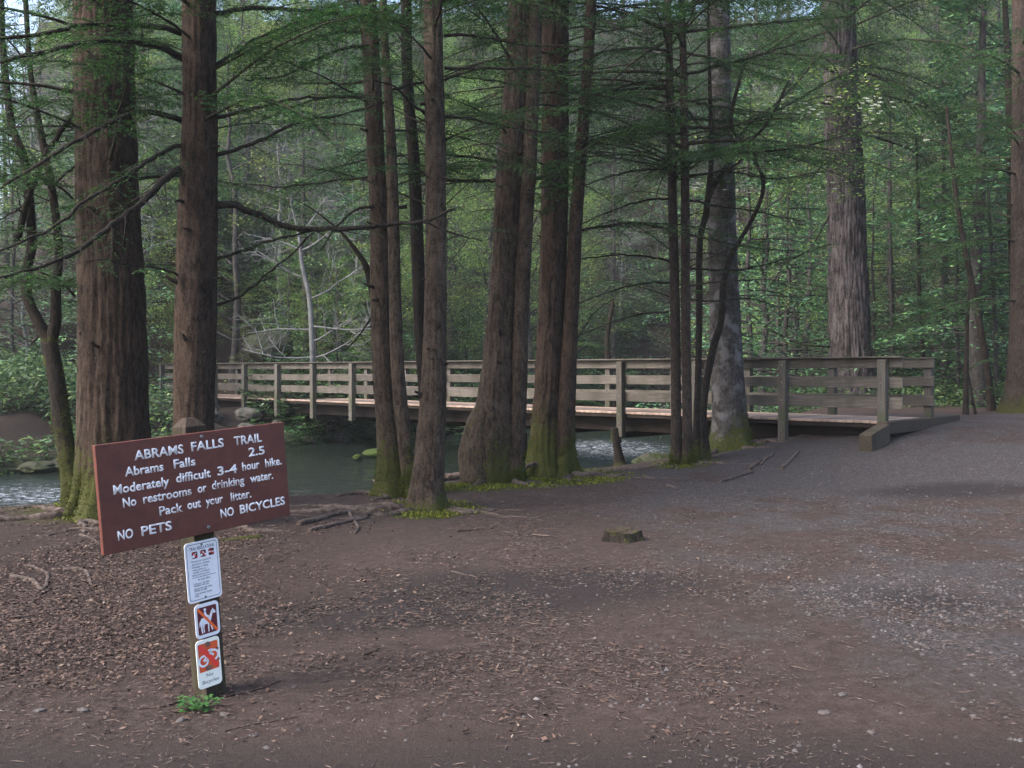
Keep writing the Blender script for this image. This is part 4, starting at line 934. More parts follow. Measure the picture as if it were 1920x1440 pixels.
for i in range(15):
    px = 1120 + 620 * rng.random(); Y = 25 + 10 * rng.random(); x = visible_xy(px, Y)
    if Y > np.interp(x, NEAR[:, 0], NEAR[:, 1]) - 0.3: continue
    put_plant('rhodo', 'rhododendron_bush', x, Y, 'glossy rhododendron bush on the near bank behind the bridge rail', 'shrub', 'rhododendrons behind the bridge on the near bank', 0.6 + 0.35 * rng.random())
for px, Y in ((20, 26), (90, 28), (140, 24.5), (-20, 30), (60, 32)):
    put_plant('rhodo', 'rhododendron_bush', visible_xy(px, Y), Y, 'small leafy bush on the brown bank left of the bridge', 'shrub', 'bushes on the brown bank left of the bridge', 0.33 + 0.2 * rng.random())

# low cover on the slopes
def cover(name, n, cond, size, mat, hz, ylo, yhi, pxlo, pxhi, ratio=0.45):
    Y = ylo + (yhi - ylo) * rng.random(n * 3) ** 1.3; px = pxlo + (pxhi - pxlo) * rng.random(n * 3); X = (px - 960) / FPX * Y
    k = cond(X, Y) & (fbm(X / 1.8, Y / 1.8, seed=44) > 0.46) & ~((X < -5.5) & (X > -15) & (np.abs(Y - (22.1 - 0.978 * X)) < 5)); X = X[k][:n]; Y = Y[k][:n]
    Z = gz(X, Y) + hz * rng.random(len(X)) ** 1.5 * (0.4 + 1.2 * fbm(X / 1.1, Y / 1.1, seed=45)); d = rand_dir(len(X), 0.35); s = size * (0.5 + rng.random(len(X)))
    me = fast_mesh(name, quads(np.c_[X, Y, Z], d, unit(np.cross(d, (0, 0, 1)) + rng.normal(size=d.shape) * 0.4), s, s * ratio), 4, mat)
    o = obj(name, me); return o
o = cover('ground_cover', 230000, lambda X, Y: (Y > np.interp(X, FAR[:, 0], FAR[:, 1]) + 0.2) | (Y > 50), 0.07, M['hillcover'], 0.7, 20, 92, -100, 2000)
tag(o, 'mixed low green growth covering the slope beyond the river', 'undergrowth', kind='stuff')
o = cover('forest_undergrowth', 30000, lambda X, Y: (Y < np.interp(X, NEAR[:, 0], NEAR[:, 1]) - 0.3) & (Y > 22.5), 0.05, M['hillcover'], 0.5, 22, 60, 1150, 2000)
tag(o, 'low green growth on the forest floor right of and behind the bridge', 'undergrowth', kind='stuff')

# mossy boulders on the far bank
def rock(name, loc, s, label, mat, group=None, seed=0):
    u = np.linspace(0, math.pi, 13); w = np.linspace(0, 2 * math.pi, 20, endpoint=False); U, W = np.meshgrid(u, w, indexing='ij')
    d = np.stack([np.sin(U) * np.cos(W), np.sin(U) * np.sin(W), np.cos(U)], -1)
    rr = 0.75 + 0.5 * noise(d[..., 0] * 1.7 + 7, d[..., 1] * 1.7, d[..., 2] * 1.7 + seed, seed=seed) + 0.15 * (noise(d[..., 0] * 5 + 7, d[..., 1] * 5, d[..., 2] * 5, seed=seed + 1) - 0.5)
    V = (d * rr[..., None] * np.array(s)).reshape(-1, 3); F = []
    for i in range(12):
        for j in range(20): F.append((i * 20 + j, (i + 1) * 20 + j, (i + 1) * 20 + (j + 1) % 20, i * 20 + (j + 1) % 20))
    mb = MB(); mb.add(V, F); o = mb.build(name, mat); o.location = tuple(loc); o.rotation_euler = (0, 0, seed)
    tag(o, label, 'rock', group); return o
rock('mossy_boulder', P(505, 655, 33.0), (0.85, 0.7, 0.55), 'dark mossy boulder on the slope just above the left part of the bridge rail', M['rock_moss'], seed=1)
rock('mossy_boulder', P(1232, 868, 19.0), (0.45, 0.4, 0.20), 'low moss-topped rock at the water edge left of the thin straight pair', M['rock_moss'], seed=2)
rock('mossy_rock', P(705, 850, 23.6), (0.33, 0.22, 0.10), 'bright green mossy rock poking from the river behind the mossy double trunk', M['green_moss'], seed=3)
rock('mossy_rock', P(670, 857, 23.0), (0.12, 0.10, 0.06), 'smallest green mossy rock in the river, left of the bright green one', M['green_moss'], seed=4)
for i, (px, py, Y, s) in enumerate(((30, 872, 20.6, 0.7), (75, 876, 20.4, 0.5), (110, 868, 20.8, 0.6))):
    rock('mossy_rock', P(px, py, Y), (s, s * 0.7, s * 0.28), ('leftmost', 'middle', 'rightmost')[i] + ' of three mossy rocks along the far shore left of the slim leaning tree', M['rock_moss'], seed=10 + i)
for i in range(9):
    x, y = ((-6.4, 27.9), (-6.8, 28.8), (-5.9, 28.2), (-7.4, 27.5), (-5.3, 29.3), (-7.7, 28.7), (-6.0, 29.5), (-8.3, 27.2), (-8.9, 27.9))[i]
    s = 0.3 + 0.3 * rng.random(); rock('stone', (x, y, g1(x, y) + 0.1), (s, s * 0.8, s * 0.6), 'grey stone in the rubble under the far end of the bridge', M['rock'], 'rubble stones under the far end of the bridge', seed=20 + i)

# ------------------------------------------------------------ footbridge
BP0 = np.array((6.035, 15.95)); BD = np.array((-1.274, 1.2465)); SP = float(np.linalg.norm(BD)); D2 = BD / SP; N2 = np.array((-D2[1] * -1, 0)) if False else np.array((D2[1], -D2[0]))
WB = 1.72; DZ = 0.77; ang = math.atan2(D2[1], D2[0])
bridge = empty('wooden_footbridge', (BP0[0], BP0[1], DZ), ang)
tag(bridge, 'long weathered wooden footbridge with three-rail railings spanning the river', 'footbridge')
# local frame: +x along the bridge away from the near end, +y is towards the far side when negative
# N2 = right-hand normal (away from the camera) = local -y
def bl(s, w, z): return (s, -w, z)
def bpart(name, size, loc, mat, bev=0.006, me=None):
    if me is None:
        V, F = box_arrays(*size, bev=bev); mb = MB(); mb.add(V, F); o = mb.build(name, M[mat], bridge); me = o.data
    else: o = obj(name, me, bridge)
    o.location = loc; return o, me
me_post = None; me_bolt = None
for side, w in ((0, -0.065), (1, WB + 0.065)):
    for k in range(15):
        ztop = 1.00; zb = -0.50
        jit = (rng.random() - 0.5) * 0.03
        o, me_post = bpart('post', (0.14, 0.13, ztop - zb), bl(k * SP + jit, w, (ztop + zb) / 2), 'post_wood', 0.008, me_post)
        o.rotation_euler = (0, R(rng.normal() * 0.4), R(rng.normal() * 0.8))
        if side == 0:
            if me_bolt is None:
                mb = MB()
                for z in (0.92, 0.62, 0.31, -0.05, -0.22):
                    V, F = tube_arrays([(0, 0.066, z - 0.25), (0, 0.078, z - 0.25)], [0.013, 0.012], 8); mb.add(V, F)
                ob = mb.build('bolt', M['steel'], o); me_bolt = ob.data
            else: ob = obj('bolt', me_bolt, o)
            ob['kind'] = 'stuff'
def beam(name, s0, s1, w, z0, z1, th, mat, bev=0.005):
    V, F = box_arrays(s1 - s0, th, z1 - z0, bev=bev); mb = MB(); mb.add(V, F); o = mb.build(name, M[mat], bridge); o.location = bl((s0 + s1) / 2, w, (z0 + z1) / 2); return o
rail_z = ((0.87, 1.025), (0.545, 0.715), (0.205, 0.395))
for side, w in ((0, 0.022), (1, WB - 0.022)):
    for z0, z1 in rail_z:
        s = -0.28 if side == 0 else -0.12
        k = 0
        while s < 14 * SP + 0.2:
            e = min((k * 2 + 2) * SP, 14 * SP + 0.25)
            o = beam('rail', s, e - 0.006, w, z0 + rng.normal() * 0.004, z1 + rng.normal() * 0.004, 0.042, 'rail_wood', 0.004); o.rotation_euler = (R(rng.normal() * 0.7), R(rng.normal() * 0.08), 0)
            s = e; k += 1
    for k in range(7):   # cap board over the post heads
        s0 = max(k * 2 * SP, 0) if k else (-0.28 if side == 0 else -0.12); e = (k * 2 + 2) * SP if k < 6 else 14 * SP + 0.25
        beam('rail_cap', s0, e - 0.006, w + (-0.03 if side == 0 else 0.03), 1.028, 1.052, 0.17, 'rail_wood', 0.004)
pl = 0.145; npl = int((14 * SP + 0.40) / pl); me_pl = [None] * 4
for i in range(npl):
    k = i % 4
    o, me_pl[k] = bpart('deck_plank', (pl - 0.008, WB + 0.03, 0.042), bl(-0.05 + i * pl + pl / 2, WB / 2, -0.021 + rng.normal() * 0.0015), 'deck_wood', 0.004, me_pl[k])
for w in (0.34, WB / 2, WB - 0.34): beam('stringer', -0.04, 14 * SP + 0.3, w, -0.40, -0.046, 0.18, 'beam_wood')
beam('edge_board', -0.04, 14 * SP + 0.3, 0.022, -0.115, -0.046, 0.04, 'beam_wood')
beam('edge_board', -0.04, 14 * SP + 0.3, WB - 0.022, -0.115, -0.046, 0.04, 'beam_wood')
for k in range(15): 
    o, _ = bpart('cross_beam', (0.12, WB - 0.01, 0.12), bl(k * SP, WB / 2, -0.462), 'beam_wood')
for w in (0.15, WB - 0.15):
    V, F = box_arrays(0.32, 0.30, 1.5, bev=0.01); mb = MB(); mb.add(V, F); o = mb.build('pier', M['beam_wood'], bridge); o.location = bl(4.72 * SP, w, -1.32)
for w, zz in ((0, -0.30),): pass
# abutments
for s, nm in ((11.6 * SP, 'abutment'), (0.05, 'abutment')):
    V, F = box_arrays(1.6 if s > 1 else 0.5, WB + 0.5, 1.5, bev=0.03); mb = MB(); mb.add(V, F); o = mb.build('abutment', M['beam_wood'] if s < 1 else M['rock'], bridge); o.location = bl(s, WB / 2, -1.33 if s > 1 else -1.32)

# boundary timbers at the bridge end
kerb = empty('timber_kerb', P(1700, 815, 16.6)); tag(kerb, 'heavy squared timber edging stepping up beside the near end of the bridge', 'kerb')
def timber(a, b_, w, h):
    a = np.array(a); b_ = np.array(b_); d = unit(b_ - a); s = unit(np.cross(d, (0, 0, 1))); u = np.cross(s, d); V = []
    for q, t_ in ((a, 0), (b_, 1)):
        for sx, sz in ((-1, -1), (1, -1), (1, 1), (-1, 1)): V.append(q + s * sx * w / 2 + u * sz * h / 2)
    F = [(0, 1, 2, 3), (7, 6, 5, 4), (0, 4, 5, 1), (1, 5, 6, 2), (2, 6, 7, 3), (3, 7, 4, 0)]
    mb = MB(); mb.add(V, F); o = mb.build('timber', M['kerb_wood'], kerb, origin=kerb.location)
    bv = o.modifiers.new('bevel', 'BEVEL'); bv.width = 0.014; bv.segments = 2
    return o
timber((5.44, 15.16, 0.46), (5.93, 15.72, 0.60), 0.20, 0.30)
timber((5.89, 15.70, 0.675), (8.12, 18.06, 0.685), 0.17, 0.20)

# ------------------------------------------------------------ trail sign
SD = 4.45
o_ = np.array((-0.41715 * SD, SD, CAM_Z - 0.18829 * SD)); u_ = np.array((0.14721, 0.18726, 0.01388)) * SD; v_ = np.array((-0.00514, 0.00097, 0.11226)) * SD
BW = float(np.linalg.norm(u_)); BH = float(np.linalg.norm(v_)); U = unit(u_); Vv = unit(v_ - U * (v_ @ U)); NN = np.cross(U, Vv)   # NN towards the camera
# gentle pitch correction: the photograph's verticals were measured against the level horizon
def frame(origin):
    return Matrix(((U[0], Vv[0], NN[0], origin[0]), (U[1], Vv[1], NN[1], origin[1]), (U[2], Vv[2], NN[2], origin[2]), (0, 0, 0, 1)))
sign = bpy.data.objects.new('trail_sign', None); COL.objects.link(sign)
sign.matrix_world = frame(o_ + u_ * 0.52 - np.array((0, 0, 0)))   # origin at the board's lower edge over the post
tag(sign, 'brown routed wooden trail sign on a leaning post with smaller plates below', 'sign')
OX = 0.52 * BW
M['board'] = None
m, nt, b = new_mat('sign_brown_paint')
n1 = noise_n(nt, mapped(nt, (3, 60, 3)), 1.5, 4, 0.6); n2 = noise_n(nt, mapped(nt), 14, 5, 0.7); n3 = noise_n(nt, mapped(nt, (1, 1, 1)), 120, 2, 0.5)
c = ramp(nt, n2, [(0.3, (0.066, 0.015, 0.010)), (0.55, (0.098, 0.023, 0.014)), (0.8, (0.115, 0.033, 0.021))])
c = mixc(nt, ramp(nt, n1, [(0.55, (0, 0, 0)), (0.8, (0.5, 0.5, 0.5))]), c, (0.06, 0.022, 0.018))
c = mixc(nt, ramp(nt, n3, [(0.68, (0, 0, 0)), (0.78, (0.5, 0.5, 0.5))]), c, (0.22, 0.10, 0.08))
nt.links.new(c, b.inputs['Base Color']); b.inputs['Roughness'].default_value = 0.6; bump(nt, b, n1, 0.25, 0.003); M['board'] = m
m, nt, b = new_mat('letter_paint')
n1 = noise_n(nt, mapped(nt), 45, 5, 0.75)
nt.links.new(ramp(nt, n1, [(0.28, (0.15, 0.07, 0.06)), (0.40, (0.72, 0.70, 0.72)), (0.7, (0.85, 0.84, 0.86))]), b.inputs['Base Color']); b.inputs['Roughness'].default_value = 0.6; M['letters'] = m
m, nt, b = new_mat('worn_letter_paint')
n1 = noise_n(nt, mapped(nt), 38, 5, 0.8)
nt.links.new(ramp(nt, n1, [(0.36, (0.13, 0.045, 0.035)), (0.46, (0.72, 0.70, 0.72))]), b.inputs['Base Color']); b.inputs['Roughness'].default_value = 0.6; M['letters_worn'] = m
V, F = box_arrays(BW, BH, 0.024, (BW / 2 - OX, BH / 2, 0.009), bev=0.002); mb = MB(); mb.add(V, F); board = mb.build('board', M['board'], sign)
FACE = 0.0215
def text(body, x0, x1, y, h, mat, parent, z=FACE, off=0.0, ext=0.0012, name='lettering', italic=0.0, xf=None, center=None):
    cu = bpy.data.curves.new(name, 'FONT'); cu.body = body; cu.size = 1.0; cu.offset = off; cu.resolution_u = 3; cu.extrude = 0.0
    ob = bpy.data.objects.new(name, cu); COL.objects.link(ob)
    dg = bpy.context.evaluated_depsgraph_get(); me = bpy.data.meshes.new_from_object(ob.evaluated_get(dg)); bpy.data.objects.remove(ob)
    n = len(me.vertices); co = np.zeros(n * 3); me.vertices.foreach_get('co', co); co = co.reshape(-1, 3)
    a, b_ = co[:, 0].min(), co[:, 0].max(); sy = h / 0.69
    if x1 is not None: sx = (x1 - x0) / (b_ - a)
    else: sx = sy * (xf or 1.0); 
    if center is not None: x0 = center - (b_ - a) * sx / 2
    co[:, 0] = x0 + (co[:, 0] - a) * sx + co[:, 1] * sy * italic; co[:, 1] = y + co[:, 1] * sy; co[:, 2] = z
    me.vertices.foreach_set('co', co.ravel()); me.materials.append(mat); me.update(); me.name = name
    o = bpy.data.objects.new(name, me); COL.objects.link(o); o.parent = parent
    if ext: so = o.modifiers.new('thick', 'SOLIDIFY'); so.thickness = ext; so.offset = 1
    return o
WORDS = [('ABRAMS', 0.176, 0.421, 0.820, 0.818, 0), ('FALLS', 0.462, 0.639, 0.827, 0.828, 0), ('TRAIL', 0.697, 0.859, 0.826, 0.826, 0), ('Abrams', 0.125, 0.313, 0.683, 0.680, 0), ('Falls', 0.365, 0.478, 0.687, 0.685, 0),
    ('2.5', 0.775, 0.871, 0.689, 0.693, 0), ('Moderately', 0.066, 0.335, 0.539, 0.530, 0), ('difficult', 0.371, 0.554, 0.550, 0.544, 0), ('3-4', 0.592, 0.702, 0.548, 0.547, 0), ('hour', 0.732, 0.834, 0.559, 0.554, 0),
    ('hike.', 0.868, 0.969, 0.556, 0.552, 0), ('No', 0.105, 0.168, 0.402, 0.401, 0), ('restrooms', 0.201, 0.445, 0.409, 0.402, 1), ('or', 0.478, 0.526, 0.412, 0.412, 0), ('drinking', 0.555, 0.738, 0.423, 0.416, 1),
    ('water.', 0.772, 0.910, 0.425, 0.415, 0), ('Pack', 0.275, 0.393, 0.265, 0.261, 1), ('out', 0.418, 0.489, 0.271, 0.272, 0), ('your', 0.516, 0.610, 0.274, 0.273, 1), ('litter.', 0.654, 0.772, 0.269, 0.271, 1),
    ('NO', 0.069, 0.141, 0.116, 0.104, 0), ('PETS', 0.180, 0.331, 0.114, 0.101, 0), ('NO', 0.591, 0.665, 0.125, 0.121, 0), ('BICYCLES', 0.700, 0.970, 0.128, 0.123, 0)]
for w, a, b_, y0, y1, worn in WORDS:
    lower = any(ch.islower() for ch in w)
    text(w, a * BW - OX, b_ * BW - OX, (y0 + y1) / 2 * BH, 0.085 * BH if not lower else 0.082 * BH, M['letters_worn'] if worn else M['letters'], board, off=0.022, ext=0.0005)
for vy in (0.955, 0.055):
    V, F = tube_arrays([(0, vy * BH, FACE - 0.004), (0, vy * BH, FACE + 0.003), (0, vy * BH, FACE + 0.006)], [0.011, 0.010, 0.006], 12); mb = MB(); mb.add(V, F); mb.build('bolt', M['steel'], board, smooth=False)
# post
PW = 0.115
zt = BH + 0.06; zb = -(o_[2] + u_[2] * 0.52) - 0.14
mb = MB(); h2 = PW / 2; zc = -0.0215 - PW / 2
Vp = []
for y, ins in ((zb, 0), (zt - 0.03, 0), (zt - 0.03, 0.006 * 0), (zt + 0.012, 0.034)):
    q = h2 - ins; Vp += [(-q, y, zc + q), (q, y, zc + q), (q, y, zc - q), (-q, y, zc - q)]
Fp = [(r0 * 4 + j, r0 * 4 + (j + 1) % 4, r0 * 4 + 4 + (j + 1) % 4, r0 * 4 + 4 + j) for r0 in (0, 2) for j in range(4)] + [(12, 13, 14, 15), (3, 2, 1, 0)]
Fp = [f for f in Fp if f != ()]; 
mb.add(Vp, Fp); post = mb.build('post', wood_mat('sign_post_face', (0.085, 0.062, 0.052), (0.17, 0.13, 0.11), 1, 0.3), sign)
ZP = -0.0215      # front face of the post
def plate(name, x, y, w, h, th, mat, rc=0.018):
    pts = []
    for cx_, cy_, a0 in ((w / 2 - rc, h / 2 - rc, 0), (-w / 2 + rc, h / 2 - rc, 90), (-w / 2 + rc, -h / 2 + rc, 180), (w / 2 - rc, -h / 2 + rc, 270)):
        for k in range(5): a = R(a0 + k * 22.5); pts.append((x + cx_ + rc * math.cos(a), y + cy_ + rc * math.sin(a)))
    n = len(pts); V = [(a, b_, ZP + 0.0006) for a, b_ in pts] + [(a, b_, ZP + th) for a, b_ in pts]
    F = [tuple(range(n - 1, -1, -1)), tuple(range(n, 2 * n))] + [(i, (i + 1) % n, n + (i + 1) % n, n + i) for i in range(n)]
    mb = MB(); mb.add(V, F); return mb.build(name, mat, sign)
def shape(name, polys, z, mat, parent):
    mb = MB()
    for pl_ in polys: mb.add([(a, b_, z) for a, b_ in pl_], [tuple(range(len(pl_)))])
    return mb.build(name, mat, parent)
def rrect(x, y, w, h, rc, ccw=True):
    pts = []
    for cx_, cy_, a0 in ((w / 2 - rc, h / 2 - rc, 0), (-w / 2 + rc, h / 2 - rc, 90), (-w / 2 + rc, -h / 2 + rc, 180), (w / 2 - rc, -h / 2 + rc, 270)):
        for k in range(4): a = R(a0 + k * 30); pts.append((x + cx_ + rc * math.cos(a), y + cy_ + rc * math.sin(a)))
    return pts
def ringpoly(outer, inner):
    n = len(outer); return [(outer[i], outer[(i + 1) % n], inner[(i + 1) % n], inner[i]) for i in range(n)]
def circ(x, y, r, n=14): return [(x + r * math.cos(2 * math.pi * k / n), y + r * math.sin(2 * math.pi * k / n)) for k in range(n)]
def stroke(pts, w):
    out = []
    for (a, b_), (c_, d_) in zip(pts[:-1], pts[1:]):
        L = math.hypot(c_ - a, d_ - b_) or 1; nx, ny = -(d_ - b_) / L * w / 2, (c_ - a) / L * w / 2; out.append([(a + nx, b_ + ny), (a - nx, b_ - ny), (c_ - nx, d_ - ny), (c_ + nx, d_ + ny)])
    return out
M['white'] = plain('white_plate', (0.78, 0.79, 0.84), 0.45, c2=(0.66, 0.67, 0.72), nz=0.2, nscale=30)
M['refl'] = plain('reflective_white', (0.86, 0.86, 0.82), 0.35, c2=(0.80, 0.79, 0.70), nz=0.25, nscale=60)
M['ink'] = plain('dark_ink', (0.05, 0.045, 0.09), 0.6)
M['maroon'] = plain('maroon_print', (0.10, 0.012, 0.02), 0.5)
M['orange'] = plain('orange_red', (0.75, 0.13, 0.03), 0.45)
M['redweather'] = plain('weathered_red', (0.75, 0.12, 0.03), 0.5, c2=(0.45, 0.06, 0.03), nz=0.2, nscale=28)
M['redbar'] = plain('red_bar', (0.72, 0.05, 0.04), 0.45)
# fractions of a view pixel at the post: place plates from the photograph
def plate_xy(px, py):
    """sign-local x,y of a photo pixel on the post's front plane"""
    a = (px - 960) / FPX; bb = (720 - py) / FPX; dr = np.array((a, math.cos(PITCH) + bb * math.sin(PITCH), bb * math.cos(PITCH) - math.sin(PITCH)))
    og = o_ + u_ * 0.52 + NN * ZP; C0 = np.array((0, 0, CAM_Z)); t_ = ((og - C0) @ NN) / (dr @ NN); q = C0 + dr * t_ - og
    return float(q @ U), float(q @ Vv)
c1 = [plate_xy(345, 1021), plate_xy(409, 1006), plate_xy(415, 1118), plate_xy(352, 1133)]
x = sum(p_[0] for p_ in c1) / 4; y = sum(p_[1] for p_ in c1) / 4; w = ((c1[1][0] - c1[0][0]) + (c1[2][0] - c1[3][0])) / 2; h = ((c1[0][1] - c1[3][1]) + (c1[1][1] - c1[2][1])) / 2
p1 = plate('regulations_plate', x, y, w, h, 0.003, M['white']); z = ZP + 0.0036
print('PLATE', x, y, w, h)
mb_ = ringpoly(rrect(x, y, w * 0.90, h * 0.93, 0.014), rrect(x, y, w * 0.875, h * 0.912, 0.012)); shape('border_line', mb_, z, M['ink'], p1)
text('TRAIL REGULATIONS', x - w * 0.36, x + w * 0.36, y + h * 0.365, h * 0.052, M['ink'], p1, z=z, off=0.012, ext=0)
for i, dx in enumerate((-0.22, 0.03, 0.27)):
    cx_, cy_ = x + dx * w, y + h * 0.285
    s1 = shape('pictogram', [rrect(cx_, cy_, w * 0.165, h * 0.115, 0.006)], z, M['maroon'], p1)
    if i == 0: pp = [[(cx_ - .018 * 1, cy_ - .012), (cx_ - .002, cy_ - .012), (cx_ + .004, cy_ + .004), (cx_ + .012, cy_ + .012), (cx_ - .002, cy_ + .006), (cx_ - .014, cy_ - .002)]]
    elif i == 1: pp = [circ(cx_ - .010, cy_ - .006, .006), circ(cx_ + .010, cy_ - .006, .006), [(cx_ - .006, cy_), (cx_ + .006, cy_ + .002), (cx_ + .002, cy_ + .011), (cx_ - .004, cy_ + .009)]]
    else: pp = [[(cx_ - .018, cy_ - .002), (cx_ + .016, cy_ - .003), (cx_ + .016, cy_ + .001), (cx_ - .004, cy_ + .004), (cx_ - .018, cy_ + .002)]]
    shape('figure', pp, z + 0.0004, M['white'], s1); shape('slash', stroke([(cx_ - w * 0.07, cy_ + h * 0.045), (cx_ + w * 0.07, cy_ - h * 0.045)], 0.004), z + 0.0007, M['redbar'], s1)
LN = [(-0.34, 0.165, '\u2022Permits are required for'), (-0.31, 0.118, 'backcountry camping.'), (-0.34, 0.072, '\u2022Damaging or taking'), (-0.31, 0.025, 'rocks, plants, or'), (-0.31, -0.018, 'animals is prohibited.'), (-0.34, -0.062, '\u2022Bring back your litter.'),
      (-0.18, -0.145, 'For your safety,'), (-0.31, -0.205, 'Lock your car, take'), (-0.31, -0.238, 'valuables with you.'), (-0.31, -0.290, 'Stay on the trail, keep'), (-0.31, -0.323, 'children in sight.'), (-0.31, -0.375, 'Treat all water before'), (-0.31, -0.408, 'using.')]
for dx, dy, s in LN: text(s, x + dx * w, None, y + dy * h, h * 0.030, M['ink'], p1, z=z, off=0.008, ext=0, xf=1.0 * w * 0.66 / (h * 0.030 / 0.69 * 11.2))
shape('rule_line', [[(x - w * 0.34, y - h * 0.085), (x + w * 0.36, y - h * 0.085), (x + w * 0.36, y - h * 0.093), (x - w * 0.34, y - h * 0.093)]], z, M['ink'], p1)
for yy in (0.44, -0.44):
    V, F = tube_arrays([(x, y + yy * h, z), (x, y + yy * h, z + 0.003)], [0.006, 0.005], 8); mb = MB(); mb.add(V, F); mb.build('screw', M['steel'], p1)
# no horses plate
c1 = [plate_xy(363, 1136), plate_xy(409, 1124), plate_xy(412, 1188), plate_xy(368, 1199)]
x = sum(p_[0] for p_ in c1) / 4; y = sum(p_[1] for p_ in c1) / 4; w = ((c1[1][0] - c1[0][0]) + (c1[2][0] - c1[3][0])) / 2; h = ((c1[0][1] - c1[3][1]) + (c1[1][1] - c1[2][1])) / 2
p2 = plate('no_horses_plate', x, y, w, h, 0.003, M['white'], 0.022)
shape('brown_field', [rrect(x, y, w * 0.80, h * 0.80, 0.008)], z, M['maroon'], p2)
def hs_(pts): return [(x + (a - 0.5) * w * 0.8, y + (0.5 - b_) * h * 0.8) for a, b_ in pts]
horse = [[(0.12, 0.50), (0.20, 0.40), (0.36, 0.40), (0.50, 0.44), (0.62, 0.40), (0.66, 0.56), (0.60, 0.66), (0.44, 0.64), (0.28, 0.66), (0.14, 0.64)], [(0.58, 0.42), (0.70, 0.22), (0.80, 0.12), (0.83, 0.20), (0.70, 0.48), (0.66, 0.58)],
    [(0.74, 0.18), (0.80, 0.12), (0.95, 0.26), (0.92, 0.32), (0.78, 0.30)], [(0.13, 0.60), (0.24, 0.62), (0.21, 0.78), (0.24, 0.95), (0.17, 0.95), (0.14, 0.78)], [(0.24, 0.62), (0.34, 0.64), (0.30, 0.78), (0.33, 0.93), (0.27, 0.93), (0.25, 0.78)],
    [(0.50, 0.62), (0.58, 0.64), (0.56, 0.78), (0.56, 0.94), (0.50, 0.94), (0.50, 0.78)], [(0.60, 0.62), (0.66, 0.58), (0.70, 0.76), (0.76, 0.90), (0.70, 0.92), (0.64, 0.76)], [(0.12, 0.48), (0.07, 0.56), (0.07, 0.72), (0.10, 0.70), (0.14, 0.58)],
    [(0.34, 0.18), (0.44, 0.18), (0.48, 0.30), (0.60, 0.36), (0.58, 0.42), (0.46, 0.42), (0.36, 0.40)]]
shape('horse_and_rider_symbol', [hs_(q) for q in horse] + [circ(x + (0.40 - 0.5) * w * 0.8, y + (0.5 - 0.11) * h * 0.8, 0.055 * w)], z + 0.0005, M['white'], p2)
shape('orange_slash', stroke([hs_([(0.02, 0.03)])[0], hs_([(0.98, 0.97)])[0]], 0.013), z + 0.001, M['orange'], p2)
# no bicycles plate
c1 = [plate_xy(365, 1204), plate_xy(411, 1190), plate_xy(415, 1280), plate_xy(373, 1294)]
x = sum(p_[0] for p_ in c1) / 4; y = sum(p_[1] for p_ in c1) / 4; w = ((c1[1][0] - c1[0][0]) + (c1[2][0] - c1[3][0])) / 2; h = ((c1[0][1] - c1[3][1]) + (c1[1][1] - c1[2][1])) / 2
p3 = plate('no_bicycles_plate', x, y, w, h, 0.003, M['refl'], 0.02)
fx, fy, fw, fh = x, y + h * 0.13, w * 0.84, h * 0.58
shape('red_field', [rrect(fx, fy, fw, fh, 0.006)], z, M['redweather'], p3)
def bs_(pts): return [(fx + (a - 0.5) * fw, fy + (0.5 - b_) * fh) for a, b_ in pts]
def oring(a, b_, r, t_): cx_, cy_ = bs_([(a, b_)])[0]; return ringpoly(circ(cx_, cy_, r, 18), circ(cx_, cy_, r - t_, 18))
bike = oring(0.24, 0.62, 0.030, 0.010) + oring(0.76, 0.50, 0.030, 0.010) + stroke(bs_([(0.24, 0.62), (0.42, 0.46), (0.62, 0.40), (0.76, 0.50)]), 0.009) + stroke(bs_([(0.24, 0.62), (0.50, 0.62), (0.62, 0.40)]), 0.008) + stroke(bs_([(0.42, 0.46), (0.50, 0.62)]), 0.008) + stroke(bs_([(0.50, 0.30), (0.70, 0.28)]), 0.009) + stroke(bs_([(0.62, 0.30), (0.66, 0.42)]), 0.008)
shape('bicycle_symbol', bike, z + 0.0005, M['white'], p3)
shape('red_slash', stroke([bs_([(0.05, 0.06)])[0], bs_([(0.95, 0.92)])[0]], 0.022), z + 0.001, M['redbar'], p3)
text('No', None, None, y - h * 0.28, h * 0.07, M['ink'], p3, z=z, ext=0, center=x, xf=1.3)
text('Bicycles', x - w * 0.33, x + w * 0.36, y - h * 0.41, h * 0.07, M['ink'], p3, z=z, ext=0)
# rust and dirt patches (peeled sheeting) at the top and bottom of the red field
for a, b_, r_ in ((0.5, 0.06, 0.020), (0.5, 0.90, 0.022), (0.95, 0.3, 0.010), (0.97, 0.7, 0.010)):
    cx_, cy_ = bs_([(a, b_)])[0]; pts = [(cx_ + r_ * (0.7 + 0.5 * rng.random()) * math.cos(t_), cy_ + 0.6 * r_ * (0.7 + 0.5 * rng.random()) * math.sin(t_)) for t_ in np.linspace(0, 2 * math.pi, 11)[:-1]]
    shape('peeled_patch', [pts], z + 0.0014, plain('peeled_metal', (0.12, 0.07, 0.05), 0.7, c2=(0.25, 0.12, 0.08), nz=0.1, nscale=80), p3)

